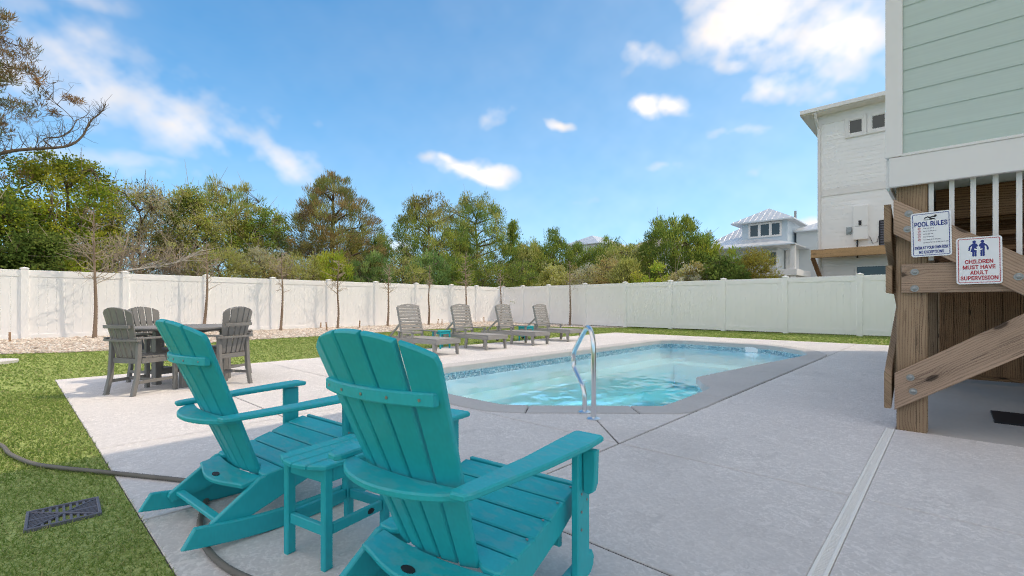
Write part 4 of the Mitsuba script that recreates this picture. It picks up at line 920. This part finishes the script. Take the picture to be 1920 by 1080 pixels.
    if bare:
        P = cen[r.integers(0, clumps, bare)]; Q = P + (r.normal(0, .35, (bare, 3)) + rdir[r.integers(0, clumps, bare)]*.35 + [0, 0, .2])*.8
        put('bare_twigs', segs(P, Q, .012, .004, 3), 'm_greytwig', K, kind='stuff')
    return K
def brush(name, label, x, y, h, rad, seed, n=420, m='m_greytwig', group=None, leafy=None, trunk_z=.1):
    """A leafless shrub: forking twigs fanning up from the ground."""
    r = np.random.default_rng(seed); K = thing(name, label, 'shrub', group)
    P, Q, R0, R1 = [], [], [], []
    ns = 9; ends = []
    for i in range(ns):
        a = r.uniform(0, 6.28); b = np.array([x, y, 0]) + [.15*math.cos(a), .15*math.sin(a), trunk_z]
        e = np.array([x + rad*.62*math.cos(a)*r.uniform(.3, 1), y + rad*.62*math.sin(a)*r.uniform(.3, 1), h*r.uniform(.5, .75)]); m1 = (b+e)/2 + r.normal(0, .08, 3)
        P += [b, m1]; Q += [m1, e]; R0 += [.03, .022]; R1 += [.022, .014]; ends += [m1, e, (m1+e)/2]
    for lev, (k, ln, ra) in enumerate(((n//4, .55, .013), (n, .42, .0085))):
        E = np.array(ends); s = E[r.integers(0, len(E), k)]; d = r.normal(0, .7, (k, 3)) + [0, 0, .75] + (s-[x, y, h*.4])*.35; d /= np.linalg.norm(d, axis=1, keepdims=True)
        e = s + d*ln*r.uniform(.5, 1.3, (k, 1)); e[:, 2] = np.minimum(e[:, 2], h*r.uniform(.9, 1.04, k))
        P += list(s); Q += list(e); R0 += [ra]*k; R1 += [ra*.5]*k; ends = list(e) + list((s+e)/2)
    put('branches', segs(P, Q, np.array(R0), np.array(R1), 3), m, K)
    if leafy:
        E = np.array(ends); c_ = E[r.integers(0, len(E), leafy[1])]
        V, F, C = leaves(c_, np.full(len(c_), .14), leafy[0], r, 16, .08, .035, .2); put('sparse_leaves', TM(V, F, process=False), 'm_leaf', K, color=C, kind='stuff')
    return K
g1 = 'trees beyond the long fence'; g2 = 'trees beyond the far fence'; g3 = 'shrubs behind the long fence'; g4 = 'shrubs behind the far fence'
# --- a pine off the left edge whose bare limb reaches into view
K = thing('pine_tree', 'brown needled pine at the left edge with a long bare crooked limb', 'tree', g1); r = np.random.default_rng(77)
tpts = smooth_path([(-1.6, 21.3, -.2), (-1.35, 21.2, 2), (-1.15, 21.1, 4.2), (-.9, 21.0, 6.2), (-.6, 20.9, 8.0), (-.5, 20.9, 9.4)], 4)
parts = [tube(tpts, np.linspace(.17, .05, len(tpts)), 9)]
limb = smooth_path([(-1.05, 21.05, 5.0), (-.4, 20.8, 5.35), (.15, 20.6, 5.62), (.75, 20.4, 5.78), (1.30, 20.3, 5.98), (1.62, 20.25, 6.35), (1.80, 20.2, 6.85), (2.06, 20.15, 7.22), (2.17, 20.1, 7.50)], 6)
parts.append(tube(limb, np.linspace(.060, .012, len(limb)), 6))
tuft = []
def side(s, e, ra, k=2):
    mid = (np.array(s)+e)/2 + r.normal(0, .06, 3); q_ = smooth_path([s, mid, e], 4); parts.append(tube(q_, np.linspace(ra, ra*.35, len(q_)), 4)); return q_
L2 = smooth_path([tuple(limb[20]), (.75, 20.3, 6.05), (1.2, 20.2, 6.25), (1.42, 20.2, 6.75), (.95, 20.3, 7.3), (.62, 20.3, 7.75)], 5); parts.append(tube(L2, np.linspace(.022, .007, len(L2)), 4)); tuft.append(L2[-1])
for i in range(46):
    s = (limb if i % 3 else L2)[r.integers(6, 25)]; e = s + np.array([r.normal(0, .28), r.normal(0, .25), abs(r.normal(.36, .22))]); q_ = side(s, e, .011)
    for _ in range(4):
        s2 = q_[r.integers(3, len(q_))]; side(s2, s2 + r.normal(0, .17, 3) + [0, 0, .12], .006)
for i in range(60):
    s = limb[r.integers(30, len(limb)-1)]; side(s, s + r.normal(0, .16, 3) + [0, 0, .22], .007)
tuft += [np.array([1.28, 20.2, 7.45]), np.array([1.52, 20.2, 7.42]), np.array([.98, 20.3, 6.9])]
for e in tuft[1:]: side(limb[38], e, .008)
cl = []
for i in range(120):
    z = r.uniform(4.3, 9.6); reach = r.uniform(.2, 1.55)*(1.0 if z < 8.3 else .75); a = r.uniform(-1.5, 1.3)
    if 5.2 < z < 6.5 and reach > .75: reach *= .55
    t = np.array([np.interp(z, tpts[:, 2], tpts[:, k]) for k in range(3)]); e = t + [reach*math.cos(a), reach*math.sin(a)*.8, r.normal(0, .12)]
    if i < 40: side(t, e, .022)
    cl.append(e)
cl = np.array(cl); V1, F1, C1 = leaves(cl, r.uniform(.16, .32, len(cl)), [(.36, .23, .12), (.30, .20, .11), (.26, .18, .09), (.22, .21, .09)], r, 60, .20, .020, .2, np.tile([0, 0, 1.], (len(cl), 1)), .4)
V2, F2, C2 = leaves(np.array(tuft), np.full(len(tuft), .15), [(.42, .26, .13), (.36, .24, .13)], r, 120, .14, .022, .1)
put('trunk', cat_(parts), 'm_bark', K, smooth=True); put('crown', TM(np.vstack([V1, V2]), np.vstack([F1, F2+len(V1)]), process=False), 'm_leaf', K, color=np.vstack([C1, C2]))
# --- behind the long fence, left to right
tree('oak_tree', 'tall live oak with a bright green rounded top at the far left', 'tree', 1.35, 21.5, 5.95, 1.30, 'oak', GREEN['oak'], 1, .30, 12, 260, trunk=.13, group=g1, bare=160, tips=((.20, .215, .035), .72))
tree('oak_tree', 'dark green live oak at the very left behind the fence', 'tree', -.15, 20.2, 4.2, 1.05, 'oak', GREEN['dark'] + GREEN['oak'][:1], 2, .2, 9, 190, trunk=.10, group=g1, bare=80)
tree('oak_tree', 'grey brown half bare oak with a ragged top', 'tree', 3.30, 22, 5.45, 1.25, 'fine', GREEN['grey'] + [(.13, .14, .05)], 3, .3, 11, 190, trunk=.10, group=g1, bare=620)
tree('oak_tree', 'olive green oak right of the grey brown one', 'tree', 5.15, 22.5, 5.65, 1.05, 'oak', GREEN['olive'] + GREEN['cedar'][:2], 4, .35, 9, 150, trunk=.10, group=g1, bare=260)
tree('pine_tree', 'small pine with upright tufts standing just above its neighbours', 'tree', 6.75, 23.5, 6.55, 1.0, 'pine', GREEN['pine'][:1]*2 + GREEN['pine'], 5, .45, 9, 110, 'round', .10, g1, 120)
tree('oak_tree', 'mid green oak left of the gap in the tree line', 'tree', 7.75, 22.6, 5.3, .98, 'oak', GREEN['cedar'] + GREEN['olive'][:1], 6, .3, 8, 130, trunk=.09, group=g1, bare=140)
tree('pine_tree', 'thin sparse orange brown pine beside the big pine', 'tree', 8.75, 24, 5.4, .70, 'pine', GREEN['brown'] + GREEN['pine'], 7, .45, 6, 42, 'round', .07, g1, 140)
tree('pine_tree', 'big broad pine with browned needles, tallest in the middle', 'tree', 10.75, 22, 7.35, 2.0, 'pine', [(.40, .30, .13), (.33, .34, .11), (.26, .30, .10), (.44, .32, .15), (.36, .33, .13)], 8, .10, 24, 470, 'flame', .17, g1, 160, dens=1.15)
tree('juniper_tree', 'low dark green juniper right of the big pine', 'tree', 12.75, 21, 4.5, 1.1, 'cedar', GREEN['blue'] + GREEN['cedar'], 9, .1, 9, 150, 'cone', .08, g1, 90)
tree('cedar_tree', 'cedar with a rusty brown top, left of a twin pair', 'tree', 17.3, 23, 7.35, 1.75, 'cedar', GREEN['cedar'] + GREEN['olive'][:2], 10, .04, 18, 380, 'round', .13, g1, 220, tips=((.27, .165, .08), .74))
tree('cedar_tree', 'tall full green cedar, right of a twin pair', 'tree', 21.2, 23, 8.1, 2.0, 'cedar', GREEN['cedar'] + GREEN['olive'][:1], 11, .04, 20, 420, 'round', .15, g1, 160, tips=((.25, .20, .05), .86))
tree('cedar_tree', 'lower cedar stepping down right of the tall twin', 'tree', 24.1, 22.5, 6.7, 1.15, 'cedar', GREEN['cedar'], 12, .06, 11, 190, 'cone', .09, g1, 40)
tree('cedar_tree', 'cedar filling the dip between the twin pair', 'tree', 19.3, 22.2, 5.9, 1.2, 'cedar', GREEN['blue'] + GREEN['cedar'][:1], 13, .04, 10, 170, 'cone', .08, g1, 60)
tree('pine_tree', 'ragged olive pine on the right shoulder of the big pine', 'tree', 12.0, 22.4, 4.9, 1.05, 'pine', GREEN['pine'] + GREEN['olive'][:1], 14, .10, 10, 150, 'cone', .09, g1, 80)
# --- beyond the far fence
for i, (x, y, h, rd, lab, pal) in enumerate([(23.2, 20.2, 5.1, 1.4, 'broad cedar at the corner behind the lower one', 'cedar'), (23.5, 13.2, 4.25, 1.45, 'rounded olive cedar left of the wax myrtle', 'olive')]):
    tree('cedar_tree', lab, 'tree', x, y, h, rd, 'cedar', GREEN[pal] + GREEN['cedar'][:1], 36+i, .03, 9, 220, 'round', .08, g2, 60)
for i, (x, y, h, rd, lab, pal) in enumerate([(23, 18.0, 5.5, 1.35, 'pointed cedar at the left end of the low row', 'cedar'), (21.5, 18.6, 4.6, 1.2, 'bushy cedar near the fence corner', 'olive'), (24, 16.6, 4.7, 1.5, 'flat topped cedar in the middle of the low row', 'cedar'), (24, 14.8, 4.85, 1.5, 'spiky cedar with twin leaders in the low row', 'cedar')]):
    tree('cedar_tree', lab, 'tree', x, y, h, rd, 'cedar', GREEN[pal] + GREEN['cedar'][:1], 30+i, .03, 9, 230, 'flame', .08, g2, 60)
tree('myrtle_tree', 'olive wax myrtle left of the dense cedar', 'tree', 22, 11.9, 3.85, 1.25, 'broad', GREEN['olive'], 40, .08, 9, 120, trunk=.06, group=g2, bare=120)
tree('cedar_tree', 'dense dark cedar with several spiky tops beside the blue house', 'tree', 22.5, 10.1, 5.2, 1.5, 'cedar', GREEN['cedar'] + GREEN['dark'][1:], 41, .02, 15, 340, 'round', .12, g2, 60)
tree('cedar_tree', 'green cedar right of the dense dark one', 'tree', 22, 8.3, 4.15, 1.15, 'cedar', GREEN['cedar'] + GREEN['bright'][:1], 42, .05, 10, 210, 'cone', .09, g2, 40)
tree('cedar_tree', 'short bright cedar left of the yellow shrub', 'tree', 21.5, 7.0, 3.3, .85, 'cedar', GREEN['bright'] + GREEN['cedar'][:1], 43, .04, 8, 140, 'cone', .07, g2, 20)
tree('yellow_shrub', 'yellow ochre feathery shrub in front of the blue house porch', 'shrub', 21.3, 5.98, 3.2, .70, 'fine', [(.62, .47, .08), (.55, .45, .10), (.45, .40, .10)], 44, .05, 9, 170, trunk=.05, group=g2)
# --- understorey
US = [(.5, 19.3, 2.95, .95, 'oak', 'dark', 'dark leafy shrub at the far left behind the fence'), (1.7, 19.5, 2.45, .85, 'broad', 'bright', 'bright yellow green shrub left of the first sapling'), (5.3, 19.7, 3.2, .90, 'fine', 'olive', 'pale olive shrub below the small pine'), (6.9, 19.7, 3.1, .95, 'fine', 'grey', 'grey green bush left of the gap'),
      (8.3, 19.7, 3.0, .88, 'fine', 'olive', 'sage coloured bush under the sparse pine'), (9.5, 19.8, 3.2, .80, 'cedar', 'bright', 'vivid green young cedar at the foot of the big pine'), (11.4, 19.7, 3.3, 1.05, 'pine', 'blue', 'blue green pine sapling under the big pine'), (13.2, 19.7, 3.2, 1.0, 'fine', 'olive', 'soft green shrub in the gap between pine and cedars'),
      (14.9, 19.8, 3.5, 1.05, 'cedar', 'blue', 'dark cedar shrub left below the twin cedars'), (16.6, 19.8, 3.7, 1.1, 'cedar', 'cedar', 'cedar shrub below the twin cedars'), (18.6, 19.6, 3.6, 1.1, 'fine', 'cedar', 'yellow green shrub behind the fence corner')]
for i, (x, y, h, rd, st_, pal, lab) in enumerate(US): tree('understorey_shrub', lab, 'shrub', x, y, h, rd, st_, GREEN[pal], 60+i, .03, 8, 130, trunk=.05, group=g3, bare=70)
UR = [(19.6, 17.3, 3.3, 1.0, 'fine', 'cedar', 'green shrub just right of the fence corner'), (19.6, 15.2, 2.95, .90, 'broad', 'olive', 'silvery olive shrub right of the corner sapling'), (19.6, 13.4, 2.9, .85, 'fine', 'grey', 'tan twiggy shrub behind the lone sapling'), (19.7, 11.9, 3.2, .80, 'fine', 'brown', 'reddish brown dried shrub over the far fence'),
      (19.4, 10.9, 2.9, .62, 'cedar', 'olive', 'pale plumed shrub left of the dense cedar'), (19.4, 9.8, 2.8, .66, 'broad', 'bright', 'small light green shrub at the foot of the dense cedar'), (19.3, 8.0, 2.6, .70, 'broad', 'grey', 'low tan shrub right below the dense cedar'), (19.5, 6.7, 2.85, .72, 'broad', 'dark', 'dark glossy shrub before the short bright cedar')]
for i, (x, y, h, rd, st_, pal, lab) in enumerate(UR): tree('understorey_shrub', lab, 'shrub', x, y, h, rd, st_, GREEN[pal], 80+i, .03, 7, 100, trunk=.05, group=g4, bare=50)
for i, (x, y, h, rd, lab) in enumerate([(2.1, 19.2, 3.6, 1.0, 'grey leafless brush behind the first sapling'), (3.2, 19.3, 3.4, 1.1, 'grey leafless brush right of the first sapling'), (4.3, 19.4, 3.5, 1.0, 'leafless brush below the olive oak'), (7.5, 19.2, 2.9, .9, 'pale leafless brush below the gap')]):
    brush('bare_brush', lab, x, y, h, rd, 100+i, 620, group='leafless brush behind the fence', leafy=(GREEN['olive'], 40))
# fallen dead branch leaning over the fence line
K = thing('dead_branch', 'bleached dead branch slanting up to the right behind the fence', 'branch'); r = np.random.default_rng(9)
db = smooth_path([(1.75, 18.6, 1.75), (2.5, 18.5, 2.02), (3.2, 18.5, 2.18), (3.9, 18.5, 2.42), (4.5, 18.5, 2.85)], 5); ms = [tube(db, np.linspace(.042, .012, len(db)), 6)]
for i in range(26):
    s = db[r.integers(4, len(db)-1)]; e = s + np.array([r.uniform(.2, .8), r.normal(0, .15), r.uniform(.0, .42)]); q_ = smooth_path([s, (s+e)/2 + r.normal(0, .04, 3), e], 3); ms.append(tube(q_, np.linspace(.014, .004, len(q_)), 4))
put('limb', cat_(ms), 'm_deadwood', K, smooth=True)
# --- leafless saplings along the fences
def sapling(label, x, y, h, seed, n=26, spread=.55, zlo=.45, lean=0.0, cat='sapling'):
    r = np.random.default_rng(seed); K = thing('bare_sapling', label, 'sapling', 'leafless saplings along the fence')
    t = smooth_path([(x, y, .0), (x+.03+lean*.3, y, h*.25), (x+lean*.5+r.normal(0, .02), y, h*.5), (x+lean*.8+r.normal(0, .03), y, h*.75), (x+lean+r.normal(0, .03), y, h)], 5)
    rad = np.interp(np.linspace(0, 1, len(t)), [0, .06, 1], [.070, .048, .010]); P, Q, A, B = [], [], [], []
    put('trunk', tube(t, rad, 8), 'm_twig', K, smooth=60)
    for i in range(n):
        f = r.uniform(zlo, .98); s = np.array([np.interp(f, np.linspace(0, 1, len(t)), t[:, k]) for k in range(3)]); a = r.uniform(0, 6.28); L = spread*(1.25-f)*r.uniform(.5, 1.25)
        d = np.array([math.cos(a), math.sin(a)*.7, r.uniform(.15, .75)]); m_ = s + d*L*.5 + r.normal(0, .02, 3); e = m_ + (d + r.normal(0, .3, 3))*L*.5
        P += [s, m_]; Q += [m_, e]; A += [.0115, .009]; B += [.009, .004]
        for _ in range(3):
            w = r.uniform(.2, 1); s2 = m_*(1-w) + e*w if r.random() < .7 else s*(1-w)+m_*w; e2 = s2 + (d*.5 + r.normal(0, .55, 3))*L*.45; P.append(s2); Q.append(e2); A.append(.0065); B.append(.003)
    put('twigs', segs(P, Q, np.array(A), np.array(B), 3), 'm_greytwig', K, smooth=False, kind='stuff')
    return K
SAP = [(1.62, 17.2, 3.65, 34, .85, .42, 0, 'tallest bare sapling, first from the left, against the fence'), (4.18, 17.2, 3.0, 18, .6, .45, .16, 'leaning bare sapling behind the dining table'), (6.52, 17.2, 2.9, 30, .6, .48, .08, 'third bare sapling from the left with a few dry leaves'), (8.62, 17.2, 2.7, 28, .62, .5, .03, 'fourth bare sapling from the left'),
       (10.80, 17.2, 2.62, 30, .62, .52, .06, 'fifth bare sapling left of the first lounger'), (12.92, 17.2, 2.68, 26, .42, .62, 0, 'short sapling with a dense bare top between the first two loungers'), (15.15, 17.2, 3.5, 40, .70, .5, -.05, 'tall bare sapling right of the second lounger'), (17.35, 17.0, 2.75, 20, .55, .62, 0, 'forked bare sapling at the fence corner'), (17.72, 12.9, 3.0, 22, .55, .5, .05, 'lone bare sapling before the far fence')]
for i, (x, y, h, n, sp_, zl, le, lab) in enumerate(SAP): sapling(lab, x, y, h, 200+i, n, sp_, zl, le)
# the gum leaves still on the third sapling
